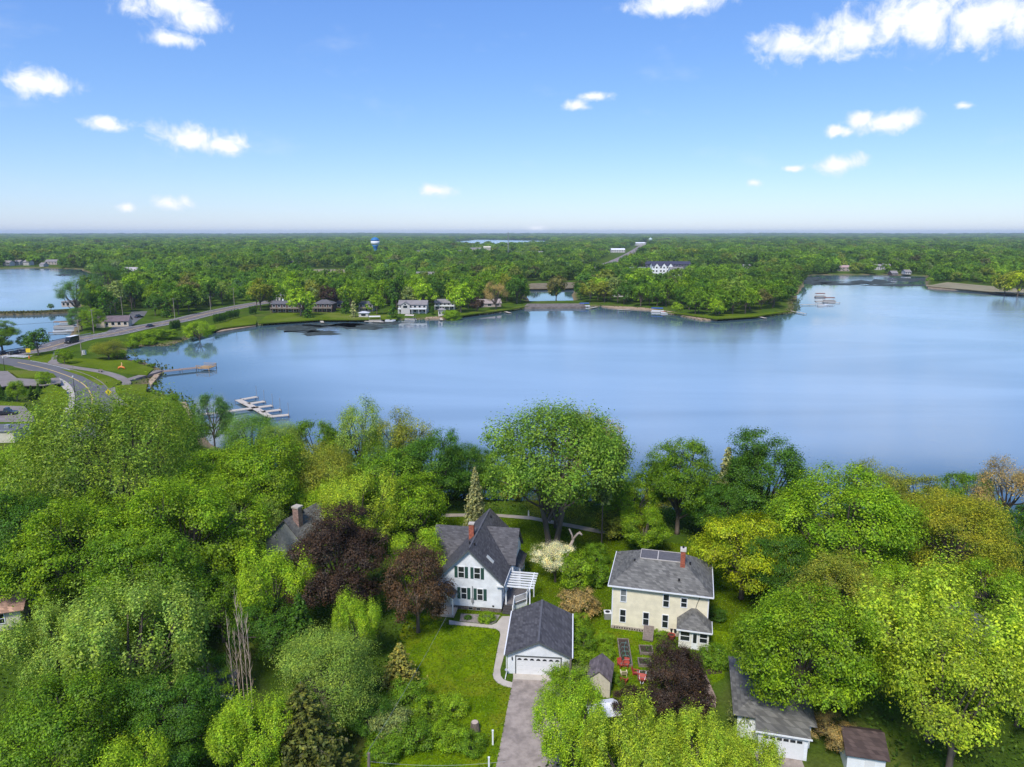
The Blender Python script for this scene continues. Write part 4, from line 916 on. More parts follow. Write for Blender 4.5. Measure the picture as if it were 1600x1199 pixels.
def chair(px, py, rz, m_, label):
    x, y = G(px, py, GZ); o = thing('garden_chair', label, 'chair', (x, y, GZ + .005), rz, 'garden chairs'); o.scale = (.8, .8, .8)
    MB().slab([(-.32, -.4, .42), (.32, -.4, .42), (.3, .25, .3), (-.3, .25, .3)], .05).build('seat', m_, o)
    MB().slab([(-.3, .22, .3), (.3, .22, .3), (.36, .55, 1.05), (-.36, .55, 1.05)], .05).build('backrest', m_, o)
    for s in (-1, 1):
        MB().box(s * .4 - .07, s * .4 + .07, -.45, .35, .58, .62).build('armrest', m_, o)
        MB().box(s * .36 - .04, s * .36 + .04, -.42, -.34, 0, .58).build('leg', m_, o); MB().box(s * .36 - .04, s * .36 + .04, .25, .33, 0, .58).build('leg', m_, o)
chair(970, 1041.5, .4, REDP, 'left red garden chair at the end of the long bed'); chair(978, 1041.5, -.4, REDP, 'right red garden chair at the end of the long bed')
chair(975, 1067, 2.6, REDP, 'red garden chair closest to the small tan shed'); chair(993, 1055, 1.2, REDP, 'red garden chair left of the bare soil bed')
chair(974.5, 1056, 3.1, mat('cream_paint', (.65, .55, .36), .6), 'cream coloured garden chair among the red ones')
x, y = G(1003, 1066, GZ); o = thing('wheelbarrow', 'white handled red wheelbarrow in front of the bare soil bed', 'wheelbarrow', (x, y, GZ), 2.9)
MB().add([(-.3, -.4, .35), (.3, -.4, .35), (.3, .3, .3), (-.3, .3, .3), (-.42, -.6, .65), (.42, -.6, .65), (.42, .45, .6), (-.42, .45, .6)], [(3, 2, 1, 0), (0, 1, 5, 4), (1, 2, 6, 5), (2, 3, 7, 6), (3, 0, 4, 7)]).build('tray', REDP, o)
for s in (-1, 1): MB().tube([(s * .1, .55, .18), (s * .33, -.3, .4), (s * .36, -1.1, .6)], .03, 5).build('handle', WHITE, o); MB().box(s * .3 - .03, s * .3 + .03, -.5, -.44, 0, .36).build('leg', DARKM, o)
MB().tube([(-.05, .6, .18), (.05, .6, .18)], .18, 10).build('wheel', RUBBER, o)
x, y = G(1049, 999, GZ); o = thing('planter_pot', 'round red planter pot beside the cream house porch', 'planter', (x, y, GZ)); MB().lathe([(.28, 0), (.42, .5), (.45, .62), (.36, .62), (.34, .5)], 12).build('pot', REDP, o)
MB().lathe([(.33, .5), (.3, .56)], 10).build('soil', SOIL, o)
for i, (px, py) in enumerate(((1049, 992), (1055, 993))):
    x, y = G(px, py, GZ); o = thing('rubbish_bin', ('left', 'right')[i] + ' black bin against the cream wall beside the porch', 'bin', (x, y, GZ), .2, 'black bins'); MB().lathe([(.24, 0), (.3, .85), (.32, .87)], 10).build('body', RUBBER, o); MB().lathe([(.34, .87), (.3, .95), (.05, 1.0)], 10).build('lid', DARKM, o)

# ------------------------------------------------------------------ sheds and partly hidden neighbours
SH = thing('garden_shed', 'small tan shed with weathered grey gable roof beside the garage', 'shed', (8.95, 65.2, GZ), R(-13))
b = MB(); gwall(b, -1.15, 1.15, 0, 3.0, 0, 2.05, 3.0); b.build('wall', mat('shed_tan', (.58, .53, .42), .8, .1), SH)
b = MB(); groof(b, -1.15, 1.15, 0, 3.0, 2.05, 3.0, 'y', .16, .08); b.build('roof', WSHIN, SH)
x, y = G(940, 1112, GZ + 1.6); o = thing('canopy_tent', 'white fabric canopy half hidden by lime trees below the tan shed', 'canopy', (x, y, GZ), R(12))
b = MB(); b.slab([(-1.6, -1.3, 1.9), (1.6, -1.3, 1.9), (1.6, 0, 2.5), (-1.6, 0, 2.5)], .04); b.slab([(-1.6, 1.3, 1.9), (1.6, 1.3, 1.9), (1.6, 0, 2.5), (-1.6, 0, 2.5)], .04); b.build('canopy', mat('white_fabric', (.8, .8, .8), .8, .06), o)
for sx in (-1.5, 1.5):
    for sy in (-1.2, 1.2): MB().tube([(sx, sy, 0), (sx, sy, 1.92)], .03, 5).build('leg', GALV, o)
RH = thing('grey_roofed_house', 'low house with grey hip roof and metal flue, white garage door', 'house', (21.0, 59.0, GZ), R(-14))
MB().box(.3, 6.8, .3, 9.2, 0, 2.6).build('wall', SIDING, RH)
b = MB(); hiproof(b, .3, 6.8, .3, 9.2, 2.65, 4.5, .45); rf = b.build('roof', GSHIN2, RH)
b = MB(); b.box(2.0, 6.3, -1.5, .3, 0, 2.45); b.build('garage_wall', SIDING, RH)
b = MB(); b.slab([(1.8, -1.75, 2.5), (6.5, -1.75, 2.5), (6.5, 1.5, 3.2), (1.8, 1.5, 3.2)], .1); b.build('garage_roof', GSHIN2, RH)
dr = MB().box(2.3, 6.0, -1.56, -1.48, .05, 2.15).build('garage_door', mat('door_white', (.72, .72, .72)), RH)
for k in range(6): MB().box(2.45 + .58 * k, 2.9 + .58 * k, -1.6, -1.55, 1.75, 2.0).build('pane', GLASS, dr)
MB().box(1.7, 6.6, -1.84, -1.76, 2.36, 2.5).build('gutter', WHITE, RH)
fl = MB().tube([(1.7, 4.6, 3.3), (1.7, 4.6, 4.9)], .13, 8).build('flue', DARKM, RH); MB().tube([(1.7, 4.6, 4.88), (1.7, 4.6, 5.05)], .18, 8).build('cap', WHITE, fl); MB().tube([(1.7, 4.6, 3.1), (1.7, 4.6, 3.45)], .28, 8).build('flashing', WHITE, fl)
sheet('concrete_drive', [(22.4, 57.3), (26.4, 56.3), (25.6, 50), (21.5, 50)], 4.03, ASPH, .2, world=True)
BS = thing('brown_roofed_shed', 'white shed with brown shingled roof at the bottom right', 'shed', (31.5, 55.6, GZ), R(-13))
MB().box(-1.55, 1.55, -1.4, 1.6, 0, 2.05).build('wall', WHITE, BS)
b = MB(); b.slab([(-1.8, -1.75, 2.05), (1.8, -1.75, 2.05), (1.8, .6, 3.15), (-1.8, .6, 3.15)], .1); b.slab([(-1.8, 2.0, 2.4), (1.8, 2.0, 2.4), (1.8, .6, 3.15), (-1.8, .6, 3.15)], .1); b.build('roof', BSHIN, BS)
b = MB(); b.add([(-1.5, -1.35, 2.05), (-1.5, 1.6, 2.05), (-1.5, .6, 3.0), (-1.45, -1.35, 2.05), (-1.45, 1.6, 2.05), (-1.45, .6, 3.0)], [(0, 2, 1), (3, 4, 5), (0, 3, 5, 2), (1, 2, 5, 4)]); b.build('gable', WHITE, BS)
MB().box(-.1, .7, -1.45, -1.41, .05, 1.9).build('door', mat('door_white', (.72, .72, .72)), BS)
x, y = G(468, 800, GZ + 7.4); GH = thing('grey_gabled_house', 'grey roofed gabled house with brick chimney half hidden behind the purple maple', 'house', (x, y, GZ), R(-24))
b = MB(); gwall(b, -4, 4, -3, 7, 0, 3.6, 7.4); b.build('wall', mat('grey_siding', (.45, .46, .47), .7), GH)
b = MB(); groof(b, -4, 4, -3, 7, 3.6, 7.4, 'y', .35); groof(b, 0, 6, 1, 6, 3.6, 6.9, 'x', .3); rf = b.build('roof', GSHIN2, GH)
ch = MB().box(.5, 1.5, -2.0, -1.1, 5, 8.8).build('chimney', rowmat('pale_brick', (.30, .2, .17), .08, 1.3, brick=.22), GH); MB().box(.4, 1.6, -2.1, -1.0, 8.8, 9.05).build('cap', CONC, ch)
MB().box(.1, .4, .1, .4, 7.2, 7.65).build('roof_vent', DARKM, rf); win(GH, 'F', -3, -1.2, 1, .8, 1.4); win(GH, 'F', -3, 1.2, 1, .8, 1.4)
x, y = G(8, 930, GZ + 3.2); o = thing('terracotta_roofed_house', 'house with pinkish terracotta shingle roof cut by the left edge', 'house', (x, y, GZ), R(20))
b = MB(); gwall(b, -5, 2.2, -3, 3, 0, 2.7, 4.1, 'x'); b.build('wall', TANS, o); b = MB(); groof(b, -5, 2.2, -3, 3, 2.7, 4.1, 'x', .5); b.build('roof', RSHIN, o); win(o, 'F', -3, 0, 1, 1, 1.2)
x, y = G(335, 1072, GZ + 2.7); o = thing('white_trimmed_house', 'grey roofed house with white trim mostly hidden under the lower left trees', 'house', (x, y, GZ), R(14))
b = MB(); gwall(b, -3.4, 1.4, -1, 3, 0, 2.2, 3.3); b.build('wall', SIDING, o); b = MB(); groof(b, -3.4, 1.4, -1, 3, 2.2, 3.3, 'y', .4); b.build('roof', GSHIN2, o); b = MB(); rake(b, -3.4, 1.4, -1, 2.2, 3.3, .4, .2); b.build('rake_trim', WHITE, o)
win(o, 'F', -1, -.5, 1, .9, 1.2)
x, y = G(1540, 1020, GZ + 3); o = thing('hidden_white_house', 'white house barely showing behind the wide yellow-green tree', 'house', (x, y, GZ), R(-14))
b = MB(); gwall(b, -3, 3, 0, 8, 0, 2.7, 4.4); b.build('wall', SIDING, o); b = MB(); groof(b, -3, 3, 0, 8, 2.7, 4.4, 'y', .4); b.build('roof', GSHIN2, o); win(o, 'F', 0, 0, 1, .9, 1.2)
# yard bits
x, y = G(742, 1142, GZ); o = thing('tree_stump', 'brown old tree stump beside the front lawn hedge', 'stump', (x, y, GZ - .03)); MB().lathe([(.62, 0), (.45, .2), (.4, .95), (.34, 1.0)], 11).build('body', BARK, o, True); MB().lathe([(.33, 1.0), (.3, 1.01)], 11).build('cut_top', PALEW, o)
for (px, py, h, lab) in ((770, 1164, 1.5, 'taller white marker post beside the driveway'), (764, 1204, 1.3, 'white marker post at the bottom edge beside the driveway')):
    x, y = G(px, py, GZ); o = thing('marker_post', lab, 'post', (x, y, GZ), 0, 'white posts by the driveway'); MB().box(-.07, .07, -.07, .07, 0, h).build('shaft', WHITE, o); MB().box(-.09, .09, -.09, .09, h, h + .06).build('cap', WHITE, o)
x, y = G(791, 1056, GZ); o = thing('lawn_sign', 'little round white security sign beside the garage', 'sign', (x, y, GZ)); MB().box(-.02, .02, -.02, .02, 0, .7).build('stake', WHITE, o); MB().tube([(0, -.03, .75), (0, -.05, .75)], .16, 10).build('plate', mat('sign_lilac', (.55, .55, .68), .5), o)
x, y = G(826, 806, 4); o = thing('path_bollard', 'short white bollard beside the lakeside path', 'bollard', (x, y, 3.98)); MB().lathe([(.12, 0), (.12, .9), (.05, 1.0)], 8).build('shaft', WHITE, o); MB().lathe([(.17, -.01), (.17, .06)], 8).build('base', CONC, o)
def upole(px, py, z, h, label, group=None, arms=1, rz=0.0, m_=None, lean=0.0):
    x, y = G(px, py, z); o = thing('utility_pole', label, 'utility pole', (x, y, z - .05), rz, group); o.rotation_euler = (0, lean, rz)
    MB().tube([(0, 0, 0), (0, 0, h)], [.17, .11], 8).build('pole', m_ or POLEW, o)
    for k in range(arms):
        MB().box(-1.2, 1.2, -.07, .07, h - .7 - 1.0 * k, h - .55 - 1.0 * k).build('crossarm', POLEW, o)
        for xx in (-1.1, -.4, .4, 1.1): MB().lathe([(.05, h - .55 - k), (.07, h - .45 - k), (.03, h - .33 - k)], 6, (xx, 0)).build('insulator', GALV, o)
    return o, Vector((x, y, z))
def wire(p, q, sag, label, r=.022, m_=None):
    p, q = Vector(p), Vector(q); pts = [p + (q - p) * k / 10 - Vector((0, 0, sag * 4 * (k / 10) * (1 - k / 10))) for k in range(11)]
    tag(MB().tube(pts, r, 4).build('power_line', m_ or DARKM), label, 'wire')
o, p = upole(*PX(*G(572, 1176, 10.2), 4), 4, 6.2, 'weathered wire pole at the bottom edge left of the driveway', arms=0, lean=R(2))
wire((p.x, p.y, 10.0), (-6.0, 82.2, 8.0), .5, 'pale service wire running over the front lawn to the white house', .012, GALV)
wire((p.x, p.y, 9.4), (G(790, 1190, 8)[0], G(790, 1190, 8)[1], 8), .4, 'pale wire running from the bottom pole towards the driveway', .01, GALV)
o, p2 = upole(890, 1108, 4, 5.6, 'grey wooden pole rising through the trees beside the driveway', arms=0)

# ------------------------------------------------------------------ highway furniture, cars
poles = [(128, 556, 15, 'utility pole with grey box at its foot beside the highway bend'), (147, 521, 12, 'pale utility pole left of the tan boathouse'), (192, 494, 12, 'utility pole behind the tan boathouse'), (173, 490, 9, 'short pole behind the roof of the tan boathouse'),
         (274, 505, 14, 'utility pole with tag at the hedge end of the highway'), (367, 487, 15, 'utility pole furthest right along the highway'), (330, 494, 12, 'utility pole between the two dark hedges')]
pp = []
for px, py, h, lab in poles:
    o, p = upole(px, py, 1.7, h, lab, 'utility poles along the highway', 1, R(25), mat('pale_pole', (.33, .28, .24), .9, .2)); pp.append((p, h))
for i, j, lab in ((0, 4, 'between the box pole and the hedge pole'), (4, 5, 'between the hedge pole and the furthest pole'), (1, 2, 'behind the tan boathouse')):
    for k, dz in enumerate((.4, 1.7)):
        wire(pp[i][0] + Vector((0, 0, pp[i][1] - dz)), pp[j][0] + Vector((0, 0, pp[j][1] - dz)), 1.3, ('upper', 'lower')[k] + ' sagging wire ' + lab, .045)
wire(pp[0][0] + Vector((0, 0, 14.5)), pp[0][0] + Vector((-110, -20, 13)), 1.5, 'wire leaving the box pole towards the left edge', .045)
x, y = G(131.5, 554, 1.7); o = thing('utility_cabinet', 'pale utility cabinet at the foot of the roadside pole', 'cabinet', (x, y, 1.65)); MB().box(-.7, .7, -.5, .5, 0, 1.7).build('casing', mat('pale_cabinet', (.6, .6, .57), .6), o); MB().box(-.75, .75, -.55, .55, 1.7, 1.8).build('lid', GALV, o); MB().box(-.05, .55, -.53, -.5, .2, 1.5).build('door', GALV, o)
def lamp(px, py, z, h, label):
    x, y = G(px, py, z); o = thing('street_lamp', label, 'street lamp', (x, y, z - .05), 0, 'street lamps'); MB().tube([(0, 0, 0), (0, 0, h)], [.1, .06], 8).build('pole', DARKM, o); MB().lathe([(.09, h), (.28, h + .1), (.3, h + .5), (.1, h + .75)], 8).build('lamp_head', mat('lamp_glass', (.5, .5, .48), .3), o); MB().lathe([(.2, 0), (.18, .5), (.1, .6)], 8).build('base', DARKM, o)
lamp(8, 582, 2.4, 5, 'black street lamp beside the left parking lot'); lamp(117, 613, 3.0, 4.5, 'black street lamp on the inside of the curved road')
x, y = G(46, 561, 1.7); o = thing('traffic_sign', 'yellow sign on a post at the road junction corner', 'sign', (x, y, 1.7)); MB().tube([(0, 0, 0), (0, 0, 5)], .09, 6).build('post', POLEW, o); MB().slab([(-.9, -.12, 2.6), (.9, -.12, 2.6), (.9, -.12, 4.2), (-.9, -.12, 4.2)], .05).build('plate', YELP, o); MB().box(-.2, .2, -.2, .2, .1, 1.2).build('marker', mat('orange_plastic', (.7, .22, .05), .5), o)
for px, py, s, lab in ((171, 626, 1.6, 'yellow diamond warning sign at the fork of the trail'), (222, 678, 1.2, 'yellow diamond warning sign half hidden by the willow')):
    x, y = G(px, py, 2.6); zg = hz(x, y); o = thing('warning_sign', lab, 'sign', (x, y, zg), 0, 'yellow warning signs'); MB().box(-.05, .05, -.05, .05, 0, 2.6).build('post', GALV, o)
    MB().add([(s * .65 * a, -.07, 2.7 + s * .65 * c_) for a, c_ in ((0, -1), (1, 0), (0, 1), (-1, 0))] + [(s * .65 * a, -.1, 2.7 + s * .65 * c_) for a, c_ in ((0, -1), (1, 0), (0, 1), (-1, 0))], [(0, 1, 2, 3), (7, 6, 5, 4), (0, 4, 5, 1), (1, 5, 6, 2), (2, 6, 7, 3), (3, 7, 4, 0)]).build('plate', YELP, o)
    MB().box(-.18, .18, -.125, -.1, 2.35, 3.05).build('symbol', DARKM, o)
def car(px, py, z, rz, L, W, H, body, label, kind='car'):
    x, y = G(px, py, z); o = thing({'car': 'parked_car', 'van': 'minibus', 'pickup': 'pickup_truck'}[kind], label, {'car': 'car', 'van': 'minibus', 'pickup': 'pickup'}[kind], (x, y, z), rz)
    l, w = L / 2, W / 2; m_ = mat('carpaint_' + '_'.join(str(int(c * 100)) for c in body), body, .25, .05, spec=.6); hh = H * (.5 if kind == 'car' else .48)
    prof = [(-l, .35), (-l + .05, hh * .8), (-l + L * .12, hh), (l - L * .2, hh), (l - .1, hh * .8), (l, .4), (l - .1, .28), (-l + .1, .28)]
    b = MB(); n = len(prof); b.add([(p[0], -w, p[1]) for p in prof] + [(p[0], w, p[1]) for p in prof], [tuple(range(n))[::-1], tuple(range(n, 2 * n))] + [(i, (i + 1) % n, n + (i + 1) % n, n + i) for i in range(n)]); b.build('body', m_, o)
    a0, a1, t0, t1 = {'car': (-l * .72, l * .45, -l * .45, l * .12), 'van': (-l * .97, l * .8, -l * .94, l * .6), 'pickup': (-l * .1, l * .5, 0, l * .28)}[kind]
    zt = H - .08; s = w - .06; s2 = s - (.16 if kind != 'van' else .05)
    c8 = [(a0, -s, hh), (a1, -s, hh), (a1, s, hh), (a0, s, hh), (t0, -s2, zt), (t1, -s2, zt), (t1, s2, zt), (t0, s2, zt)]
    MB().add(c8, [(0, 1, 5, 4), (1, 2, 6, 5), (2, 3, 7, 6), (3, 0, 4, 7)]).build('window_band', GLASS, o)
    MB().slab([(t0 - .05, -s2 - .02, H), (t1 + .05, -s2 - .02, H), (t1 + .05, s2 + .02, H), (t0 - .05, s2 + .02, H)], .1).build('roof', m_ if kind != 'van' else WHITE, o)
    for xx in (-l * .62, l * .62):
        for yy in (-w, w): 
            wh = MB().tube([(xx, yy - .1, .33), (xx, yy + .1, .33)], .33, 10).build('wheel', RUBBER, o); MB().tube([(xx, yy - .11, .33), (xx, yy + .11, .33)], .18, 8).build('rim', GALV, wh)
    for yy in (-w * .65, w * .65): MB().box(l - .06, l + .01, yy - .18, yy + .18, hh * .6, hh * .78).build('headlight', mat('lamp_glass', (.5, .5, .48)), o); MB().box(-l - .01, -l + .06, yy - .18, yy + .18, hh * .6, hh * .78).build('tail_light', mat('tail_red', (.4, .02, .02), .3), o)
    if kind == 'pickup': MB().box(-l * .95, -l * .15, -w * .85, w * .85, hh, hh + .03).build('bed', RUBBER, o)
RA = lambda i: math.atan2((HWY[i + 1] - HWY[i]).y, (HWY[i + 1] - HWY[i]).x)
car(113, 535.5, 1.74, RA(23) + math.pi, 8.2, 2.4, 3.0, (.03, .03, .035), 'white roofed black minibus driving on the highway', 'van')
car(235, 511, 1.74, RA(38), 5.0, 2.0, 1.55, (.03, .03, .035), 'dark car with pale roof driving on the highway')
car(217, 496.5, 1.74, R(70), 5, 2.1, 1.9, (.025, .03, .035), 'black SUV parked on the side road behind the boathouse')
car(22, 553.8, 1.74, RA(12) + math.pi, 4.8, 1.95, 1.5, (.025, .025, .03), 'black car second in the row waiting at the crosswalk'); car(3, 554.5, 1.74, RA(12) + math.pi, 4.8, 1.95, 1.5, (.04, .045, .06), 'dark blue car cut by the left edge at the crosswalk')
car(36, 551, 1.74, RA(14) + math.pi, 4.8, 1.95, 1.4, (.2, .19, .17), 'low grey car behind the black car at the crosswalk')
car(9, 648, 3.61, R(15), 5.6, 2.1, 1.85, (.02, .022, .028), 'black pickup parked in the lower left car park', 'pickup'); car(2, 687, 3.61, R(20), 4.8, 2, 1.6, (.7, .7, .7), 'white car at the left edge behind the flat grey roof')
o = thing('flat_roofed_shop', 'flat dark grey roofed building at the left edge', 'building', (*G(-5, 670, 6.5), 3.5), R(4)); MB().box(-9, 5.5, -3.2, 3.2, 0, 3.0).build('wall', TANS, o); rf = MB().box(-9.2, 5.7, -3.4, 3.4, 3.0, 3.2).build('roof', mat('flat_roof', (.13, .135, .15), .9, .15), o); MB().box(-9.2, 5.7, -3.4, -3.2, 3.2, 3.45).build('parapet', GALV, rf); win(o, 'F', -3.2, 1, 1, 1.5, 1.2); MB().box(2, 3, -.6, .6, 3.2, 3.9).build('roof_unit', GALV, rf)
# orange playground sculpture in the park
x, y = G(190, 577, 1.7); o = thing('orange_sculpture', 'small orange park sculpture on the grass by the pier', 'sculpture', (x, y, 1.7)); mo = mat('orange_plastic', (.7, .22, .05))
MB().tube([(-1.2, 0, 0), (-.9, 0, .6), (0, 0, .9), (1.0, 0, .5), (1.3, 0, 0)], [.3, .4, .45, .35, .2], 7).build('body', mo, o, True); MB().tube([(0, 0, .8), (.3, 0, 1.7), (.2, 0, 2.6)], [.3, .22, .1], 7).build('mast', mat('pale_orange', (.75, .45, .2), .5), o)
x, y = G(157, 581.5, 1.8); o = thing('park_bench', 'dark bench beside the trail bend', 'bench', (x, y, 1.85), R(-25)); MB().box(-.9, .9, -.25, .25, .42, .48).build('seat', WOOD, o); MB().box(-.9, .9, .25, .31, .5, .95).build('backrest', WOOD, o); MB().box(-.8, -.7, -.2, .2, 0, .42).build('leg', DARKM, o); MB().box(.7, .8, -.2, .2, 0, .42).build('leg', DARKM, o)

# ------------------------------------------------------------------ docks and piers
def dock(name, label, segs, w, m_, z=.75, posts=True, cat='dock', group=None):
    L = [[Vector(G(a, b_, z)) for a, b_ in s] for s in segs]; o = thing(name, label, cat, (L[0][0].x, L[0][0].y, 0), 0, group); off = L[0][0]
    for s in L:
        for p, q in zip(s[:-1], s[1:]):
            d = (q - p).normalized(); nn = Vector((-d.y, d.x)) * w / 2; a, c_ = p - off, q - off
            MB().prism([a + nn, c_ + nn, c_ - nn, a - nn], z - .18, z).build('deck', m_, o)
            n = max(1, int((q - p).length / 6))
            if posts:
                for k in range(n + 1):
                    e = a + (c_ - a) * k / n
                    for sg in (1, -1): MB().tube([(e.x + nn.x * sg, e.y + nn.y * sg, -1.5), (e.x + nn.x * sg, e.y + nn.y * sg, z + .25)], .09, 5).build('post', POLEW, o)
    return o
dock('finger_dock', 'pale white dock with five long fingers in the near lake', [[(285, 651), (345, 644), (398, 637), (425, 633.5)], [(372, 624.5), (398, 637), (420, 650)], [(378, 624), (401, 620)], [(388, 631), (413, 627)], [(409, 644), (438, 640)], [(418, 651), (451, 648)]], 1.9, DOCKW)
for i, (px, py) in enumerate(((401, 620), (413, 627), (426, 633), (438, 640), (451, 648))):
    x, y = G(px, py, .7); tag(MB().tube([(x, y, -1), (x, y, 4.2)], .07, 5).build('mooring_pole', GALV), ('first', 'second', 'third', 'fourth', 'fifth')[i] + ' thin mooring pole from the far end of the finger dock', 'pole', 'mooring poles')
PR = dock('fishing_pier', 'brown wooden fishing pier with square end platform', [[(252, 580.5), (312, 574)]], 3.4, mat('pier_boards', (.26, .2, .165), .9, .2, 2), 1.0, cat='pier')
mo = mat('pier_end', (.42, .27, .13), .9, .2, 1); c0 = Vector(G(322, 573.5, 1.0)); base = Vector((PR.location.x, PR.location.y)); c1 = c0 - base
MB().prism([(c1.x - 2.6, c1.y - 2.6), (c1.x + 2.4, c1.y - 3.2), (c1.x + 2.8, c1.y + 2.6), (c1.x - 2.2, c1.y + 3.2)], .8, 1.02).build('platform', mo, PR)
for a, c_ in (((-2.6, -2.6), (2.4, -3.2)), ((2.4, -3.2), (2.8, 2.6)), ((2.8, 2.6), (-2.2, 3.2))):
    for zz in (1.45, 1.95): MB().tube([(c1.x + a[0], c1.y + a[1], zz), (c1.x + c_[0], c1.y + c_[1], zz)], .08, 4).build('rail', mo, PR)
    MB().box(c1.x + a[0] - .1, c1.x + a[0] + .1, c1.y + a[1] - .1, c1.y + a[1] + .1, -1, 2.1).build('rail_post', mo, PR)
def boat(px, py, rz, label, kind='pontoon', col=(.03, .08, .28), L=7, z=0.0, group='boats on the water'):
    x, y = G(px, py, z); o = thing('pontoon_boat' if kind == 'pontoon' else 'motor_boat' if kind == 'motor' else 'boat_lift', label, 'boat' if kind != 'lift' else 'boat lift', (x, y, z), rz, group); l = L / 2
    cm = mat('canvas_' + '_'.join(str(int(c * 100)) for c in col), col, .7, .1)
    if kind == 'motor':
        v = [(-l, -1, .1), (-l, 1, .1), (l * .4, 1.1, .1), (l, 0, .45), (l * .4, -1.1, .1), (-l, -1.15, .95), (-l, 1.15, .95), (l * .4, 1.25, 1.0), (l * 1.05, 0, 1.15), (l * .4, -1.25, 1.0)]
        MB().add(v, [(4, 3, 2, 1, 0)] + [(i, (i + 1) % 5, 5 + (i + 1) % 5, 5 + i) for i in range(5)] + [(5, 6, 7, 8, 9)]).build('hull', WHITE, o); MB().slab([(-l * .2, -1, 1.0), (-l * .2, 1, 1.0), (l * .2, .9, 1.6), (l * .2, -.9, 1.6)], .05).build('windscreen', GLASS, o); MB().box(-l * .9, -l * .1, -.9, .9, 1.0, 1.25).build('cover', cm, o)
    else:
        for s in (-1, 1): MB().tube([(-l, s, .25), (l * .8, s, .25), (l, s, .5)], [.35, .35, .1], 8).build('pontoon', GALV, o)
        MB().box(-l, l * .85, -1.3, 1.3, .55, .7).build('deck', mat('boat_deck', (.4, .36, .32), .8), o)
        for s in (-1, 1): MB().box(-l * .9, l * .8, s * 1.25 - .04, s * 1.25 + .04, .7, 1.3).build('side_rail', WHITE if kind == 'pontoon' else mat('boat_deck', (.4, .36, .32)), o)
        H_ = 2.5 if kind == 'pontoon' else 3.0; x0, x1 = (-l * .95, l * .7)
        for xx in (x0 + .1, x1 - .1):
            for s in (-1, 1): MB().tube([(xx, s * 1.2, .7), (xx, s * 1.2, H_)], .06, 5).build('canopy_post', GALV, o)
        b = MB(); b.slab([(x0, -1.45, H_), (x1, -1.45, H_), (x1, 0, H_ + .55), (x0, 0, H_ + .55)], .08); b.slab([(x0, 1.45, H_), (x1, 1.45, H_), (x1, 0, H_ + .55), (x0, 0, H_ + .55)], .08); b.build('canopy', cm, o)
boat(914, 480, R(5), 'pontoon boat with blue canopy beside the stone causeway', L=8); boat(1028, 488, R(-12), 'pontoon boat with blue canopy off the peninsula beach', L=9)
boat(1282, 465, R(2), 'rear boat lift with brown canopy off the wooded point', 'lift', (.16, .07, .05), 9, group='boat lifts'); boat(1296, 472, R(2), 'front boat lift with brown canopy off the wooded point', 'lift', (.16, .07, .05), 10, group='boat lifts'); boat(1286, 478, R(3), 'low moored boat beside the brown boat lifts', 'motor', (.45, .38, .32), 8)
boat(1040, 490, R(-5), 'small boat next to the blue canopied boat', 'motor', (.3, .05, .04), 6); boat(502, 501, R(60), 'brown covered boat at the short dock below the dark hexagonal house', 'motor', (.4, .3, .2), 7)
boat(587, 503, R(8), 'pontoon boat with pale canopy off the white boathouse', 'lift', (.6, .58, .55), 8); boat(642, 501, R(-20), 'pontoon boat with beige canopy below the large white lake house', 'lift', (.55, .47, .42), 7); boat(610, 503, R(5), 'small white boat between the two pale canopied boats', 'motor', (.5, .5, .5), 6)
boat(103, 512, R(4), 'long brown covered boat in the left marina', 'lift', (.25, .17, .11), 12); boat(100, 519, R(6), 'low dark moored boat in the left marina', 'motor', (.06, .06, .07), 10); boat(107, 505, R(5), 'grey covered boat at the back of the left marina', 'motor', (.1, .1, .11), 9)
dock('marina_dock', 'thin brown dock beside the covered boats in the left marina', [[(76, 519.5), (114, 518)]], 1.4, POLEW)
for s, lab in (([(922, 481.5), (933, 479.5)], 'short dock beside the blue boat at the causeway'), ([(965, 483.5), (985, 483)], 'short grey dock on the peninsula beach'), ([(1168, 491), (1196, 497)], 'slanting white dock on the tip of the peninsula'), ([(1236, 486), (1258, 490)], 'white dock at the end of the wooded point'), ([(1252, 476), (1276, 475.5)], 'low dock reaching the boat lifts'), ([(1275, 471), (1312, 473)], 'long dock holding the brown boat lifts'), ([(497, 495), (504, 504)], 'brown dock below the dark hexagonal house'), ([(570, 502), (600, 503)], 'dock holding the pale canopied boat'), ([(688, 496), (690, 500)], 'tiny dock below the small lake cabin'), ([(790, 487), (797, 489)], 'tiny white dock at the right end of the far lawn')):
    dock('lake_dock', lab, [s], 1.8, DOCKW, .7, group='small docks on the far shore')

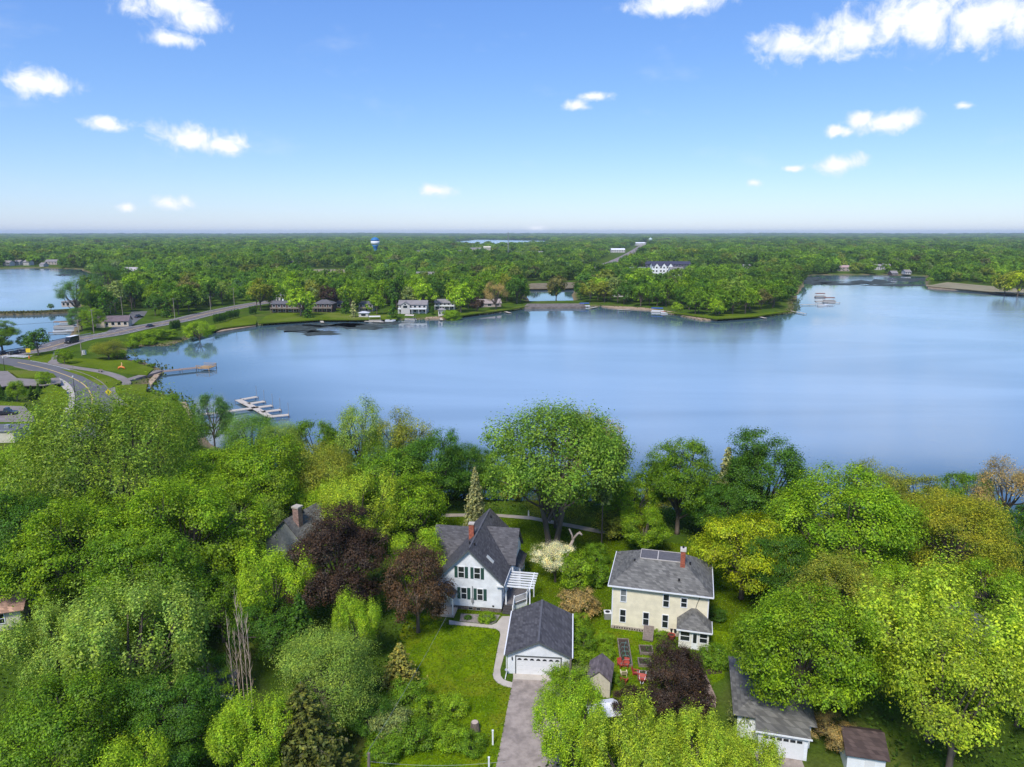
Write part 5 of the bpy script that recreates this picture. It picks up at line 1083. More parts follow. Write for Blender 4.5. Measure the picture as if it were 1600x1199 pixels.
# ------------------------------------------------------------------ lake houses, town buildings, towers
HP = []
def fhouse(px, py, w, d, h, rise, wallm, roofm, label, rz=0.0, axis='x', nwin=4, storeys=1, name='lake_house', z=None, cat='house', hip=False, deck=False, chim=False, garage=False):
    z = 1.6 if z is None else z; x, y = G(px, py, z); HP.append((x, y, max(w, d)))
    o = thing(name, label, cat, (x, y, z), rz); b = MB()
    if hip: b.box(-w / 2, w / 2, 0, d, 0, h)
    else: gwall(b, -w / 2, w / 2, 0, d, 0, h, h + rise, axis)
    b.build('wall', wallm, o); b = MB()
    if hip: hiproof(b, -w / 2, w / 2, 0, d, h, h + rise, .6)
    else: groof(b, -w / 2, w / 2, 0, d, h, h + rise, axis, .5, .2)
    rf = b.build('roof', roofm, o); sh = h / storeys
    for s in range(storeys):
        for k in range(nwin): win(o, 'F', 0, -w / 2 + w * (k + .5) / nwin, s * sh + sh * .28, w / nwin * .5, sh * .5, rail=False, t=.12)
    if deck:
        MB().box(-w / 2, w / 2, -2.4, -.05, sh - .15, sh).build('deck', mat('deck_wood', (.26, .2, .16), .9), o); MB().box(-w / 2, w / 2, -2.45, -2.38, sh, sh + .9).build('deck_rail', WHITE if deck == 2 else WOOD, o)
        for k in range(5): MB().box(-w / 2 + w * k / 4.1, -w / 2 + w * k / 4.1 + .2, -2.4, -2.2, 0, sh).build('deck_post', WHITE if deck == 2 else WOOD, o)
    if chim: MB().box(-w * .22, -w * .22 + .9, d * .45, d * .45 + .9, h, h + rise + 1).build('chimney', WHITE if chim == 2 else BRICK, rf)
    return o
LG = mat('light_grey_roof', (.24, .22, .215), .9, .15, .4); DG = mat('dark_grey_roof', (.12, .115, .12), .9, .15, .4); BRW = mat('dark_brown_wall', (.11, .06, .05), .8, .15); LW = mat('lake_house_white', (.52, .49, .47), .7, .06); TW = mat('taupe_wall', (.42, .34, .30), .8, .1); GRW = mat('greyish_wall', (.36, .35, .35), .8, .1)
fhouse(449, 489, 20, 9, 5.6, 1.6, BRW, DG, 'long dark brown lake house with pale deck posts on the far shore', R(-3), nwin=6, storeys=2, deck=1, chim=2)
fhouse(505, 488, 12, 9, 5.2, 2.4, BRW, DG, 'dark hexagonal lake house with big windows above the lawn', 0, nwin=4, storeys=2, hip=True, deck=1); fhouse(525, 482, 8, 7, 3.2, 1.4, BRW, DG, 'low dark garage wing behind the hexagonal lake house', 0, nwin=2)
fhouse(568, 496, 5.6, 4, 2.6, .8, LW, mat('white_roof', (.55, .56, .58), .8), 'tiny white boathouse close to the far shore', 0, nwin=1, hip=True, name='boathouse', cat='boathouse'); fhouse(572, 487, 9, 8, 4.8, 1.5, GRW, DG, 'dark house behind the tiny white boathouse', 0, nwin=3, storeys=2, deck=1)
LH = fhouse(645, 490, 17.5, 10, 5.6, 2.2, LW, LG, 'large white lake house with grey roof and pillared lower floor', 0, nwin=6, storeys=2, deck=2)
b = MB(); gwall(b, -7, -1.4, -2.6, -.1, 0, 5.6, 7.4); b.build('front_gable', LW, LH); b = MB(); groof(b, -7, -1.4, -2.6, 1.9, 5.6, 7.4, 'y', .4); b.build('gable_roof', LG, LH); win(LH, 'F', -2.6, -4.2, 3.6, 2.6, 1.6, rail=False); win(LH, 'F', -2.6, -4.2, 5.5, 1.2, .9, rail=False)
fhouse(695, 484, 13, 9, 4.6, 1.9, GRW, LG, 'grey roofed house behind the small lake cabin', 0, nwin=5, storeys=2, deck=2); fhouse(690, 494, 4, 3.5, 3.6, 1.3, LW, LG, 'small tall lake cabin beside the sand strip', 0, nwin=2, hip=True, name='lake_cabin', cat='cabin')
fhouse(765, 480, 16, 9, 2.6, 2.4, TW, mat('tan_roof', (.33, .27, .24), .9, .15, .4), 'tan sloping roof house under the bare trees on the far lawn', R(12), nwin=3); fhouse(437, 473, 5, 5, 4.2, 2.6, LW, LW, 'narrow white gable showing above the long dark house', 0, axis='y', nwin=2)
BH = fhouse(177, 511, 15, 7.5, 3.2, 2.4, mat('tan_wall', (.60, .50, .38), .8, .08), mat('mauve_roof', (.16, .12, .13), .9, .15, .5), 'tan boathouse with dark mauve roof beside the highway', R(14), nwin=5, name='boathouse', cat='boathouse'); MB().box(-7.4, -3.4, -2.5, -.05, 0, 2.6).build('porch', mat('tan_wall', (.6, .5, .38)), BH)
fhouse(107, 480, 9, 6, 3.6, .8, mat('pavilion_wall', (.45, .38, .33), .8), LG, 'small pavilion on the thin dike across the left lake', 0, nwin=3, hip=True, name='pavilion', cat='pavilion'); fhouse(205, 430, 17, 10, 5, 4, mat('pale_stone_wall', (.55, .5, .48), .8), mat('pale_roof', (.42, .38, .38), .9), 'pale many-gabled mansion on the far side of the left lake', 0, nwin=6, storeys=2)
for px, py, w, lab in ((10, 416, 10, 'pale house furthest left on the far left lake'), (26, 415, 10, 'second pale house from the left on the left lake'), (41, 415, 9, 'third pale house from the left on the left lake'), (80, 414, 19, 'wide tan house with lawn steps on the left lake'), (65, 417, 6, 'white boathouse at the water of the left lake')):
    fhouse(px, py, w, 12, 5 if w > 6 else 3, 3, LW if w != 19 else TW, LG, lab, 0, nwin=4, storeys=2)
for px, py, w, h, lab, wm, rm in ((1035, 432, 24, 12, 'white three storey apartment block with many gables on the peninsula', mat('bright_white', (.8, .8, .8), .6, .04), mat('navy_roof', (.05, .05, .08), .8)), (1058, 434, 14, 8, 'lower white wing right of the apartment block', mat('bright_white', (.8, .8, .8)), LG)):
    o = fhouse(px, py, w, 14, h, 3.5, wm, rm, lab, 0, nwin=6, storeys=3, name='apartment_block', cat='apartments')
    for k in (-.3, .05, .36):
        b = MB(); gwall(b, w * k - 2.4, w * k + 2.4, -1.5, 3, 0, h, h + 3); b.build('gable_bay', wm, o); b = MB(); groof(b, w * k - 2.4, w * k + 2.4, -1.5, 6, h, h + 3, 'y', .4); b.build('bay_roof', rm, o)
        for s in range(3): win(o, 'F', -1.5, w * k, s * h / 3 + 1.0, 1.8, h / 3 * .5, rail=False)
for px, py, w, d, h, wm, rm, lab in ((997, 428, 19, 14, 6, GRW, mat('green_grey_roof', (.2, .23, .2), .9, .1, .1), 'wide low building with greenish grey roof in the town'), (1044, 421, 62, 20, 7, mat('navy_wall', (.08, .07, .11), .7), mat('navy_roof', (.05, .05, .08)), 'long dark navy roofed building behind the apartments'), (966, 395, 34, 25, 7, LW, mat('bright_white', (.8, .8, .8)), 'long white roofed store beside the town road'), (1001, 384, 36, 30, 9, LW, mat('bright_white', (.8, .8, .8)), 'white building at the far end of the town road'),
                           (743, 399, 24, 16, 14, mat('beige_wall', (.5, .42, .36), .8), LG, 'beige town block left of the pale cube building'), (761, 398, 16, 14, 17, mat('cream_block', (.75, .68, .52), .8), mat('cream_block', (.75, .68, .52)), 'pale cream cube building in the town centre'), (719, 402, 13, 12, 12, TW, LG, 'small tan gabled building left of the beige block'), (658, 399, 20, 12, 8, LW, LG, 'pale long roof left of the town centre'), (611, 401, 11, 10, 8, LW, LG, 'pale roof right of the blue water tower'), (837, 402, 30, 16, 9, GRW, LG, 'grey building row right of the radio mast'), (811, 401, 14, 12, 9, TW, LG, 'tan building beside the radio mast'), (1108, 423, 12, 8, 4, LW, LG, 'pale building on the open field right of the apartments'), (1172, 420, 18, 8, 4, TW, LG, 'long low building at the right end of the open field'), (199, 391, 38, 20, 9, LW, LG, 'pale roofed building far off above the left lake'), (1528, 382, 60, 30, 9, TW, LG, 'tan buildings far off near the right horizon')):
    fhouse(px, py, w, d, h, min(3.5, w * .1), wm, rm, lab, 0, nwin=8, storeys=2, name='town_building', cat='building')
for px, py, w, lab in ((1318, 424, 16, 'pink roofed house on the far right bay'), (1276, 419, 9, 'small white house front left of the pink roofed house'), (1372, 422, 10, 'left of two white cabins on the far right bay'), (1386, 421, 10, 'right of two white cabins on the far right bay'), (1398, 431, 7, 'dark little boathouse at the water of the far right bay'), (1419, 429, 7, 'little white boathouse right of the dark one'), (970, 464, 11, 'grey house hidden in the peninsula trees'), (457, 416, 12, 'reddish cabin left of the marsh pond'), (665, 436, 20, 'tan roof among trees behind the large white lake house')):
    fhouse(px, py, w, 9, 5 if w > 9 else 3, 2.5, {'pink': TW, 'dark': BRW}.get(lab.split()[0], LW), mat('pink_roof', (.42, .3, .28), .9) if 'pink' in lab else LG, lab, 0, nwin=3, storeys=2 if w > 9 else 1)
x, y = G(587, 401, 8); TWR = thing('water_tower', 'blue and white water tower on a single blue column', 'water tower', (x, y, 1.5)); mb = mat('tower_blue', (.03, .17, .42), .5, .06)
Hs = (CAMH - 1.5) - y * .0; topz = 0
def zat(px, py, y): v = (py - 599.5) / F; return CAMH + y * (-SP_ - v * CP) / (CP - v * SP_)
zt, zm, zb = zat(587, 371, y) - 1.5, zat(587, 377, y) - 1.5, zat(587, 383, y) - 1.5; rr = 6.4 * (y * 1.0) / F * 1.02
MB().lathe([(rr * .55, 0), (rr * .42, 4), (rr * .36, zb - 8), (rr * .55, zb - 3), (rr * .8, zb)], 20).build('column', mb, TWR, True); MB().lathe([(rr * .8, zb), (rr, zb + (zm - zb) * .5), (rr * 1.02, zm)], 24).build('white_band', WHITE, TWR, True)
MB().lathe([(rr * 1.02, zm), (rr * .95, zm + (zt - zm) * .45), (rr * .6, zm + (zt - zm) * .85), (rr * .1, zt)], 24).build('dome', mb, TWR, True)
x, y = G(1016, 383, 5); o = thing('water_tower', 'small pale green water tower far down the town road', 'water tower', (x, y, 1.5)); zt = zat(1016, 371.5, y) - 1.5; zb = zat(1016, 377, y) - 1.5; rr = 3 * y / F
MB().lathe([(rr * .4, 0), (rr * .3, zb)], 10).build('column', mat('tower_pale', (.45, .55, .52), .6), o); MB().lathe([(rr * .3, zb - 1), (rr, zb + (zt - zb) * .35), (rr * .8, zb + (zt - zb) * .75), (rr * .1, zt)], 16).build('tank', mat('tower_pale', (.45, .55, .52)), o, True)
x, y = G(794, 400, 8); o = thing('radio_mast', 'thin grey radio mast rising above the horizon', 'mast', (x, y, 1.5)); h_ = zat(794, 363, y) - 1.5
for s in range(3): a = s * 2.094; MB().tube([(1.5 * math.cos(a), 1.5 * math.sin(a), 0), (.3 * math.cos(a), .3 * math.sin(a), h_)], .35, 4).build('leg', GALV, o)
MB().lathe([(.9, h_ * .55), (1.4, h_ * .57), (1.4, h_ * .6), (.9, h_ * .62)], 8).build('antenna_ring', GALV, o)
rng = np.random.default_rng(9)
spots = sorted(int(v) for v in rng.integers(4, len(TOWNRD) - 2, 9))
for k in range(9):
    i = spots[k]; p = TOWNRD[i] + Vector((rng.uniform(-5, 5), k * 14.0)); ax, ay = PX(p.x, p.y, 2)
    car(ax, ay, 2.0, R(65), 5, 2, 1.6, [(.7, .7, .7), (.05, .05, .06), (.3, .04, .04)][k % 3], ('white', 'black', 'red')[k % 3] + ' car, ' + ('first', 'second', 'third', 'fourth', 'fifth', 'sixth', 'seventh', 'eighth', 'ninth')[k] + ' from the near end of the distant town road')

# ------------------------------------------------------------------ hedges along the shore
for px, py, n, lab in ((276, 516, 4, 'left dark clipped hedge beside the round bush'), (346, 504, 5, 'middle dark clipped hedge by the highway'), (366, 498, 5, 'right dark clipped hedge by the highway'), (397, 491, 3, 'short dark hedge at the right end of the shore lawn')):
    for k in range(n):
        x, y = G(px + (k - n / 2) * 4, py - (k - n / 2) * .9, 1.6); tree_at('arborvitae', 'column', x, y, 1.25, GC['dark'], lab + ', shrub ' + ('one', 'two', 'three', 'four', 'five')[k] + ' from the left', 'hedge shrub', 1.0, 'arborvitae hedges', 0)
def M(kind, px, py, w, col, label, zs=1.0, name='shore_tree', z=1.6, cat='tree', group='trees at the park shore'):
    x, y = G(px, py, z); d = y * CP - (z - CAMH) * SP_; tree_at(name, kind, x, y, w / 2 * d / F, GC[col], label, cat, zs, group)
M('round', 312, 527, 46, 'lime', 'rounded bright green tree on the bank between the hedges', .75); M('round', 101, 569, 28, 'lit', 'bright green tree at the trail bend by the pole', .9); M('fine', 170, 561, 55, 'olive', 'big olive thicket at the corner of the inlet', .5); M('round', 71, 606, 26, 'lit', 'round bright green tree beside the parking lot', 1.0)
M('round', 28, 632, 30, 'lit', 'green rounded tree between the dark spruces', 1.1); M('open', 120, 497, 48, 'blue', 'tall airy blue-green cottonwood at the left lake', 1.1); M('round', 42, 545, 26, 'blue', 'round dark bush standing in the marina water edge', .8); M('big', 4, 549, 58, 'mid', 'green tree cut by the left edge at the marina', .8); M('open', 170, 470, 45, 'blue', 'airy dark tree behind the tall blue-green cottonwood', 1.0)
M('round', 146, 517, 38, 'lit', 'green tree left of the tan boathouse', .9); M('round', 128, 515, 40, 'blue', 'blue-green tree at the marina left of the boathouse trees', .9); M('round', 80, 484, 10, 'blue', 'small round tree on the thin dike', 1.0); M('spruce', 51, 626, 16, 'dark', 'left of two small dark spruces by the parking lot', .8); M('spruce', 62, 624, 17, 'dark', 'right of two small dark spruces by the parking lot', .8); M('spruce', 4, 632, 22, 'dark', 'dark spruce at the left edge by the parking lot', .75); M('spruce', 15, 632, 18, 'blue', 'second dark spruce from the left edge by the parking lot', .8)
for i, (px, py, w) in enumerate(((185, 556, 26), (205, 540, 26), (218, 534, 30), (233, 536, 24), (240, 532, 34), (262, 529, 30))): M('shrub', px, py, w, 'lit', ('first', 'second', 'third', 'fourth', 'fifth', 'sixth')[i] + ' low shrub from the left on the bank below the highway', .7, 'shrub', 1.2, 'shrub', 'bank shrubs')
for i, (px, py, w) in enumerate(((215, 568, 16), (235, 573, 14), (240, 599, 12), (243, 619, 18), (268, 625, 26), (190, 616, 10))): M('shrub', px, py, w, 'mid', ('bush on the park shore at the far inlet', 'bush on the park shore right behind the pier', 'small bush on the park shore in front of the pier', 'round bush on the park shore between pier and dock', 'widest round bush on the park shore near the dock', 'tiny bush beside the lower trail fork')[i], .6, 'shrub', .5, 'shrub', 'park shore bushes')

for i, (k_, px, py, w, c_, l_) in enumerate((('midspruce', 481, 497, 24, 'dark', 'tall dark spruce between the long dark house and the hexagonal house'), ('mid', 470, 494, 44, 'lime', 'broad yellow-green tree behind the tall dark spruce'), ('midspruce', 553, 496, 22, 'spruce', 'grey-green spruce left of the tiny white boathouse'), ('midspruce', 541, 490, 26, 'dark', 'dark spruce right of the hexagonal lake house'), ('midspruce', 614, 497, 26, 'dark', 'dark broad spruce left of the large white lake house'),
    ('mid', 589, 492, 32, 'lit', 'bright rounded tree right of the tiny white boathouse'), ('column', 676, 492, 7, 'dark', 'dark columnar evergreen right of the large white lake house'), ('mid', 720, 488, 46, 'lime', 'bright lime tree right of the small lake cabin'), ('mid', 745, 487, 26, 'purple', 'dark purple leafed tree left of the tan sloping roof'), ('mid', 515, 482, 36, 'purple', 'dark purple tree behind the hexagonal lake house'), ('open', 775, 484, 38, 'tan', 'bare brown tree in front of the tan sloping roof'), ('shrub', 705, 496, 30, 'lit', 'low green shrubs right of the small lake cabin'), ('mid', 1058, 488, 20, 'lime', 'small yellow tree at the peninsula beach'), ('mid', 1118, 494, 30, 'lime', 'yellow-green tree above the sand spit'), ('mid', 1085, 412, 12, 'gold', 'golden tree beyond the open field'), ('mid', 1590, 460, 44, 'gold', 'golden willow at the right edge across the lake'), ('mid', 1570, 459, 40, 'olive', 'olive willow beside the golden one across the lake'))): M(k_, px, py, w, c_, l_, .95, 'shore_tree', 1.6, 'tree', 'trees on the far shore')
# ------------------------------------------------------------------ weeds with dark tree reflections painted in, as mats on the water
WEED_REFL = mat('weeds_and_reflections', (.06, .075, .07), .95, .5, .25, .4, 2, spec=.05); rng = np.random.default_rng(4)
def weed_reflection(px, py, rx, ry):
    c = [G(px + rx * math.cos(a) * (1 + .3 * rng.normal()), py + ry * math.sin(a) * (1 + .25 * rng.normal()), 0) for a in np.linspace(0, 6.28, 26)[:-1]]
    tag(MB().prism(c, -.2, .03).build('weed_reflection_mat', WEED_REFL), kind='stuff')
for q in ((1275, 441, 34, 3.5), (1310, 444, 45, 2), (1365, 441, 28, 3.6), (1405, 446, 45, 1.8), (1425, 437, 30, 2.6), (1268, 436, 14, 2.4)): weed_reflection(*q)
for q in ((468, 514, 32, 7), (520, 508, 55, 4), (570, 510, 45, 4.5), (610, 505, 22, 2.5), (500, 520, 30, 4), (100, 430, 14, 1.5)): weed_reflection(*q)

# ------------------------------------------------------------------ woods: the nearest trees one by one, the rest as one mass
rng = np.random.default_rng(12); pts = []; r = 300.0
while r < 13000:
    s = 12.0 * max(1, r / 900) ** .8; n = int(1.78 * r / s)
    a = np.linspace(-.89, .89, n) + rng.uniform(-.4, .4, n) * s / r; q = r + rng.uniform(-.4, .4, n) * s
    pts.append(np.column_stack([np.sin(a) * q, np.cos(a) * q, np.full(n, s)])); r += s * .9
W3 = np.concatenate(pts); XY = W3[:, :2]; d = lake_d(XY)
ok = d > np.where(XY[:, 1] < 700, 5, 3)
for ln, wdt in ((HWY, 14), (CRV, 10), (TRAIL, 5), (SIDE_RD, 10), (TOWNRD, 36)): ok &= pdist(np.array([[p.x, p.y] for p in ln]), XY) > wdt
# open ground: lawns, park, marsh, fields, house fronts
OPEN = [[(404, 508), (412, 491), (440, 488), (500, 488), (560, 490), (625, 491), (720, 488), (770, 481), (815, 477), (830, 480), (700, 499), (450, 506)], [(60, 570), (90, 545), (160, 527), (220, 514), (280, 503), (330, 492), (395, 478), (404, 508), (300, 545), (240, 590), (300, 660), (80, 660), (-200, 700), (-200, 590)],
        [(340, 432), (360, 423), (475, 419), (560, 419), (565, 428), (480, 431)], [(805, 452), (815, 441), (905, 439), (910, 451)], [(805, 417), (860, 411), (875, 419), (820, 426)], [(1085, 430), (1090, 417), (1150, 412), (1200, 417), (1165, 428)], [(935, 481), (945, 476), (1010, 479), (1060, 485), (1100, 494), (1130, 496), (1120, 502), (1050, 493)], [(1440, 452), (1446, 445), (1482, 440), (1600, 449), (1700, 470)],
        [(815, 482), (822, 471), (915, 470), (918, 480)], [(-300, 500), (-300, 484), (0, 485), (100, 483), (118, 486), (118, 492), (0, 497)], [(175, 510), (170, 500), (225, 485), (245, 498), (220, 508)], [(915, 425), (950, 411), (975, 400), (990, 404), (970, 416), (935, 428)], [(940, 396), (950, 391), (985, 390), (985, 400), (960, 404)], [(955, 432), (975, 424), (1080, 420), (1085, 432), (1060, 440), (1020, 438)]]
OPEN.append([(1012, 447), (1072, 447), (1075, 430), (1010, 430)])
for pl in OPEN: ok &= sdist(pxl(pl, 1.6), XY) > 0
HP += [(*G(587, 401, 8), 6), (*G(794, 400, 8), 6), (*G(1016, 383, 5), 10)]
for x, y, w in HP:
    v = XY - np.array([x, y]); dirv = np.array([x, y]) / math.hypot(x, y); al = v @ dirv; ac = np.abs(v @ np.array([dirv[1], -dirv[0]]))
    front = 70 if y < 420 else 17 if y < 700 else y * .10
    ok &= ~((al > -front) & (al < w * .7 + 5) & (ac < w * .5 + (13 if y < 420 else 3.5)))
ok &= ~((XY[:, 1] < 330) & (XY[:, 0] > -150)) & ~((XY[:, 1] < 420) & (XY[:, 0] < -330))
W3 = W3[ok]; XY = W3[:, :2]; W3h = height(XY)
rr = np.hypot(XY[:, 0], XY[:, 1]); fw = XY[:, 1] * CP + 49 * SP_; sx = 800 + F * XY[:, 0] / fw; order = np.argsort(rr + np.where((sx < -20) | (sx > 1620), 1e6, 0))
tone = np.array([GC['mid'], GC['mid'], GC['lit'], GC['lit'], GC['dark'], GC['dark'], GC['olive'], GC['lime'], GC['pale'], GC['blue'], (.1, .1, .045), GC['grey']]) * 0.98
words = ['mid green', 'mid green', 'bright green', 'bright green', 'dark green', 'dark green', 'olive', 'lime green', 'pale green', 'blue-green', 'dull brownish', 'grey-green']
probs = np.array([.2, .14, .13, .12, .12, .08, .06, .05, .04, .02, .02, .02])
NI = 190; ind = order[:NI]; rest = order[NI:]
LM = [(0, 110, 'at the left marina'), (110, 190, 'by the tan boathouse'), (190, 300, 'along the highway left of the hedges'), (300, 410, 'along the highway behind the dark hedges'), (410, 480, 'behind the long dark brown lake house'), (480, 545, 'behind the dark hexagonal lake house'), (545, 610, 'behind the tiny white boathouse'), (610, 680, 'behind the large white lake house'), (680, 740, 'behind the small lake cabin'), (740, 830, 'at the right end of the far lawn'), (830, 960, 'on the peninsula beside the causeway'), (960, 1060, 'above the peninsula beach'), (1060, 1150, 'above the sand spit of the peninsula'), (1150, 1262, 'on the tip of the wooded peninsula'), (1262, 1700, 'on the right point across the lake')]
ORD = ['first', 'second', 'third', 'fourth', 'fifth', 'sixth', 'seventh', 'eighth', 'ninth', 'tenth', 'eleventh', 'twelfth', 'thirteenth', 'fourteenth', 'fifteenth', 'sixteenth', 'seventeenth', 'eighteenth', 'nineteenth', 'twentieth'] + ['twenty-' + s for s in ('first', 'second', 'third', 'fourth', 'fifth', 'sixth', 'seventh', 'eighth', 'ninth')] + ['thirtieth'] + ['thirty-' + s for s in ('first', 'second', 'third', 'fourth', 'fifth', 'sixth', 'seventh', 'eighth', 'ninth')]
cnt = {}
for i in sorted(ind, key=lambda i: sx[i]):
    ti = rng.choice(len(tone), p=probs / probs.sum()); con = rng.random() < .09
    lm = next((l for a, b_, l in LM if a <= sx[i] < b_), 'at the edge of the far shore'); wd = 'dark conical spruce' if con else words[ti] + ' tree'; key = (wd, lm); cnt[key] = cnt.get(key, 0) + 1
    s = rng.uniform(5.0, 8.4); lab = f'{ORD[cnt[key] - 1]} {wd} from the left {lm}'
    if con: tree_at('spruce_tree', 'midspruce', XY[i, 0], XY[i, 1], s * .6, GC['dark'], lab, 'tree', 1.15, 'trees on the far shore', base=W3h[i])
    else: tree_at('shore_tree', 'mid', XY[i, 0], XY[i, 1], s, tone[ti] * rng.uniform(.85, 1.15), lab, 'tree', rng.uniform(.95, 1.3), 'trees on the far shore', base=W3h[i])
# far woods: points that carry their size, turn and leaf colour; crowns are set on them by nodes
fc = bpy.data.collections.new('wood_kit'); kit = []
for k in range(6):
    g_ = np.random.default_rng(60 + k); P, NN, TP = crown_points(g_, 10, 8, 7, [.85, 1.0, .75, .95, .9, 1.1][k], 1.0, tuft_r=.2)
    V, Q = leafquads(P, NN, .22, g_); m_ = npmesh(f'wood_crown', V, Q); m_.materials.append(LEAFI); ob = bpy.data.objects.new('wood_crown', m_); fc.objects.link(ob)
n = len(rest); me = bpy.data.meshes.new('far_woods'); me.vertices.add(n); me.vertices.foreach_set('co', np.column_stack([XY[rest], W3h[rest] - .4]).astype('f').ravel())
sp_ = W3[rest, 2]; hs_ = rng.uniform(.36, .68, n) * sp_; vs = np.minimum(hs_ * 1.25, rng.uniform(4.6, 9.0, n) * np.clip(sp_ / 12, 1, 1.15))
def attr(nm, ty, data, field): a = me.attributes.new(nm, ty, 'POINT'); a.data.foreach_set(field, data)
pass; attr('turn', 'FLOAT', rng.uniform(0, 6.28, n).astype('f'), 'value'); attr('pick', 'INT', rng.integers(0, 6, n).astype('i'), 'value')
big_ = 1 + .28 * np.sin(XY[rest, 0] / 31 + 2 * np.sin(XY[rest, 1] / 57)) * np.sin(XY[rest, 1] / 43 + 1); hs_ *= big_; vs *= big_; attr('scl', 'FLOAT_VECTOR', np.column_stack([hs_, hs_, vs]).astype('f').ravel(), 'vector')
grove = np.sin(XY[rest, 0] / 47 + 1.3 * np.sin(XY[rest, 1] / 90)) * np.sin(XY[rest, 1] / 71); ti = rng.choice(len(tone), p=probs / probs.sum(), size=n)
col = tone[ti] * .8 + tone[0] * .2; col = col * (1 + .2 * grove[:, None]) * rng.uniform(.75, 1.25, (n, 1)); attr('tint', 'FLOAT_COLOR', np.column_stack([col * 1.7, np.ones(n)]).astype('f').ravel(), 'color')
fo = bpy.data.objects.new('far_woods', me); COL.objects.link(fo); tag(fo, 'mass of green woods reaching from the far shore to the horizon', 'woods', kind='stuff')
ng = bpy.data.node_groups.new('plant_woods', 'GeometryNodeTree'); ng.interface.new_socket('Geometry', in_out='INPUT', socket_type='NodeSocketGeometry'); ng.interface.new_socket('Geometry', in_out='OUTPUT', socket_type='NodeSocketGeometry')
gi, go = ng.nodes.new('NodeGroupInput'), ng.nodes.new('NodeGroupOutput'); ip = ng.nodes.new('GeometryNodeInstanceOnPoints'); ci = ng.nodes.new('GeometryNodeCollectionInfo'); ci.inputs[0].default_value = fc; ci.inputs[1].default_value = True; ci.inputs[2].default_value = True
def na_(nm, ty): q = ng.nodes.new('GeometryNodeInputNamedAttribute'); q.data_type = ty; q.inputs[0].default_value = nm; return q.outputs[0]
cxyz = ng.nodes.new('ShaderNodeCombineXYZ'); ng.links.new(na_('turn', 'FLOAT'), cxyz.inputs[2]); ng.links.new(gi.outputs[0], ip.inputs['Points']); ng.links.new(ci.outputs[0], ip.inputs['Instance']); ip.inputs['Pick Instance'].default_value = True
ng.links.new(na_('pick', 'INT'), ip.inputs['Instance Index']); ng.links.new(cxyz.outputs[0], ip.inputs['Rotation']); ng.links.new(na_('scl', 'FLOAT_VECTOR'), ip.inputs['Scale']); ng.links.new(ip.outputs[0], go.inputs[0])
md = fo.modifiers.new('plant_woods', 'NODES'); md.node_group = ng
# undergrowth beneath the near woods
n = 76000; U = np.column_stack([rng.uniform(-85, 85, n), rng.uniform(40, 128, n)]); keep = np.abs(U[:, 0]) < U[:, 1] * .95 + 8; keep &= lake_d(U) > 2
CLR = [[(595, 1205), (600, 1060), (660, 975), (690, 955), (640, 812), (700, 800), (930, 815), (1160, 850), (1180, 960), (1150, 1010), (1128, 1100), (1060, 1110), (930, 1115), (870, 1060), (845, 1205)]]
for pl in CLR: keep &= sdist(pxl(pl, 4.0), U) > .3
for x, y, w in ((24.5, 61, 7.5), (31.5, 55.6, 3), (-29, 96, 7), (-51, 86, 7), (-29, 66, 5), (50, 66, 6)): keep &= np.hypot(U[:, 0] - x, U[:, 1] - y) > w
U = U[keep]; zz_ = height(U); nn = len(U); clump = .5 + .5 * np.sin(U[:, 0] * .9 + 2 * np.sin(U[:, 1] * .5)) * np.sin(U[:, 1] * .8); P3 = np.column_stack([U, zz_ + rng.uniform(.05, 1.0, nn) * clump + .08])
V, Q = leafquads(P3, unit(rng.normal(size=(nn, 3)) * .6 + np.array([0, 0, 1])), .34, rng); uo = link('undergrowth', npmesh('undergrowth', V, Q), LEAF); uo.color = (.08, .15, .018, 1); tag(uo, 'low green undergrowth below the near trees', 'undergrowth', kind='stuff')
# short grass standing on the near lawns
n = 90000; U = np.column_stack([rng.uniform(-16, 30, n), rng.uniform(55, 119, n)]); inl = np.zeros(n, bool)
for nm in ('front_lawn', 'back_lawn', 'side_lawn', 'east_lawn'):
    ob = bpy.data.objects[nm]; k = len(ob.data.vertices) // 2; pl = np.array([v.co[:2] for v in ob.data.vertices])[:k]; inl |= sdist(pl, U) < .12
for nm in ('front_walk', 'driveway', 'gravel_bed', 'lakeside_path', 'brick_path', 'garage_apron'):
    ob = bpy.data.objects[nm]; k = len(ob.data.vertices) // 2; pl = np.array([v.co[:2] for v in ob.data.vertices])[:k]; inl &= sdist(pl, U) > -.06
for x, y, w in ((2.9, 73, 4.6), (-4, 88, 6.5), (18, 81.5, 6)): inl &= np.hypot(U[:, 0] - x, U[:, 1] - y) > w * .8
U = U[inl]; nn = len(U); P3 = np.column_stack([U, np.full(nn, 4.05) + rng.uniform(0, .04, nn)])
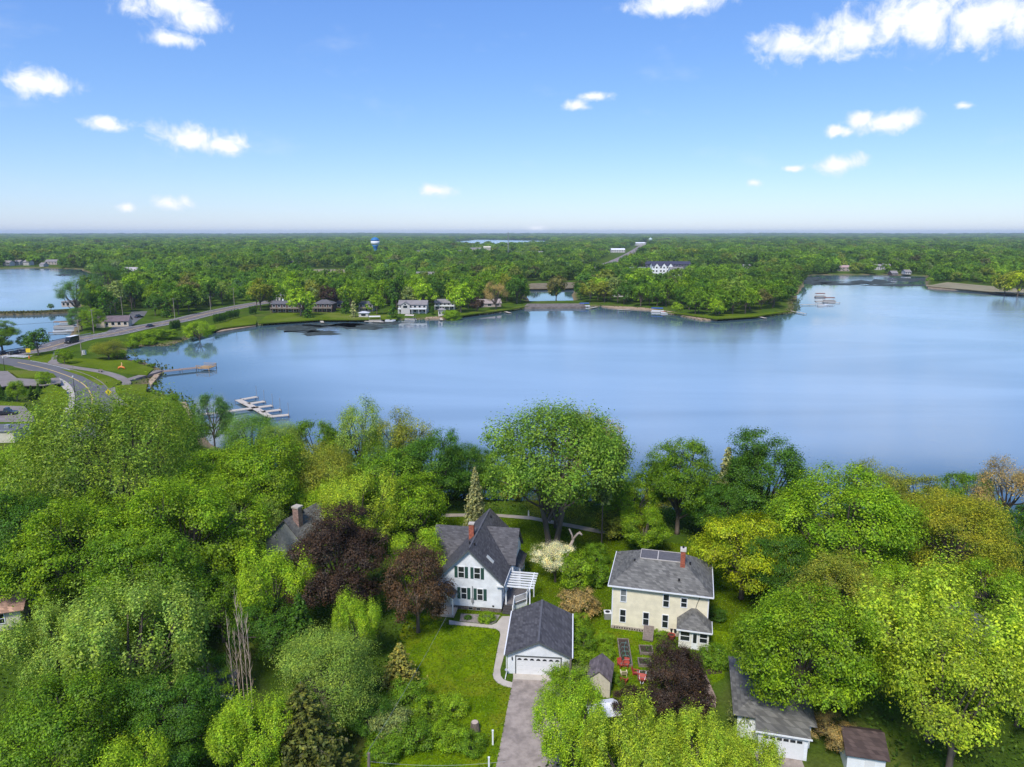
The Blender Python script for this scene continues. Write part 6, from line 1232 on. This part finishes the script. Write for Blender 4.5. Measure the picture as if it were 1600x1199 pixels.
V, Q = leafquads(P3, unit(rng.normal(size=(nn, 3)) * .55 + np.array([0, 0, 1])), .2, rng, slim=.2); uo = link('grass', npmesh('grass', V, Q), LEAF); uo.color = (.15, .235, .008, 1); tag(uo, 'short mown grass on the lawns round the two houses', 'grass', kind='stuff')
# reeds on the dike and shoreline
DIKE = [(-260, 495), (-120, 492), (0, 490), (60, 489), (118, 486)]
dk = ribbon('dike', curve(DIKE, .8), 9, mat('dry_reeds', (.20, .16, .09)), .5, 1.2, zfix=.4)
n = 2600; line = np.array([[p.x, p.y] for p in curve(DIKE, .8, 20)]); k = rng.integers(0, len(line), n); P3 = np.column_stack([line[k] + rng.normal(size=(n, 2)) * 2.4, rng.uniform(.8, 1.9, n)])
V, Q = leafquads(P3, unit(rng.normal(size=(n, 3)) + np.array([0, -.5, .5])), 1.1, rng); ro = link('reeds', npmesh('reeds', V, Q), LEAF); ro.color = (.11, .11, .04, 1); tag(ro, 'reeds and scrub growing along the thin dike', 'reeds', kind='stuff')
n = 5200; LB = LAKE[(LAKE[:, 1] > 200) & (LAKE[:, 1] < 560)]; k = rng.integers(0, len(LB), n); P3 = np.column_stack([LB[k] + rng.normal(size=(n, 2)) * 3.4, rng.uniform(.1, .9, n)]); P3 = P3[np.abs(lake_d(P3[:, :2])) < 4]; nn = len(P3)
V, Q = leafquads(P3, unit(rng.normal(size=(nn, 3)) + np.array([0, -.5, .6])), .9, rng); ro = link('shore_grass', npmesh('shore_grass', V, Q), LEAF); ro.color = (.10, .13, .03, 1); tag(ro, 'tall grass and reeds along the lake edge', 'reeds', kind='stuff')

# ------------------------------------------------------------------ haze
HAZE = bpy.data.materials.new('haze_air'); HAZE.use_nodes = True; t = HAZE.node_tree; t.nodes.clear(); pv = N(t, 'ShaderNodeVolumePrincipled'); pv.inputs['Color'].default_value = (.72, .86, 1, 1); pv.inputs['Density'].default_value = 0.00006; pv.inputs['Anisotropy'].default_value = .0
ou = N(t, 'ShaderNodeOutputMaterial'); t.links.new(pv.outputs[0], ou.inputs['Volume'])
hzb = MB().box(-23000, 23000, -23000, 23000, -3, 100).build('haze', HAZE); tag(hzb, kind='stuff')
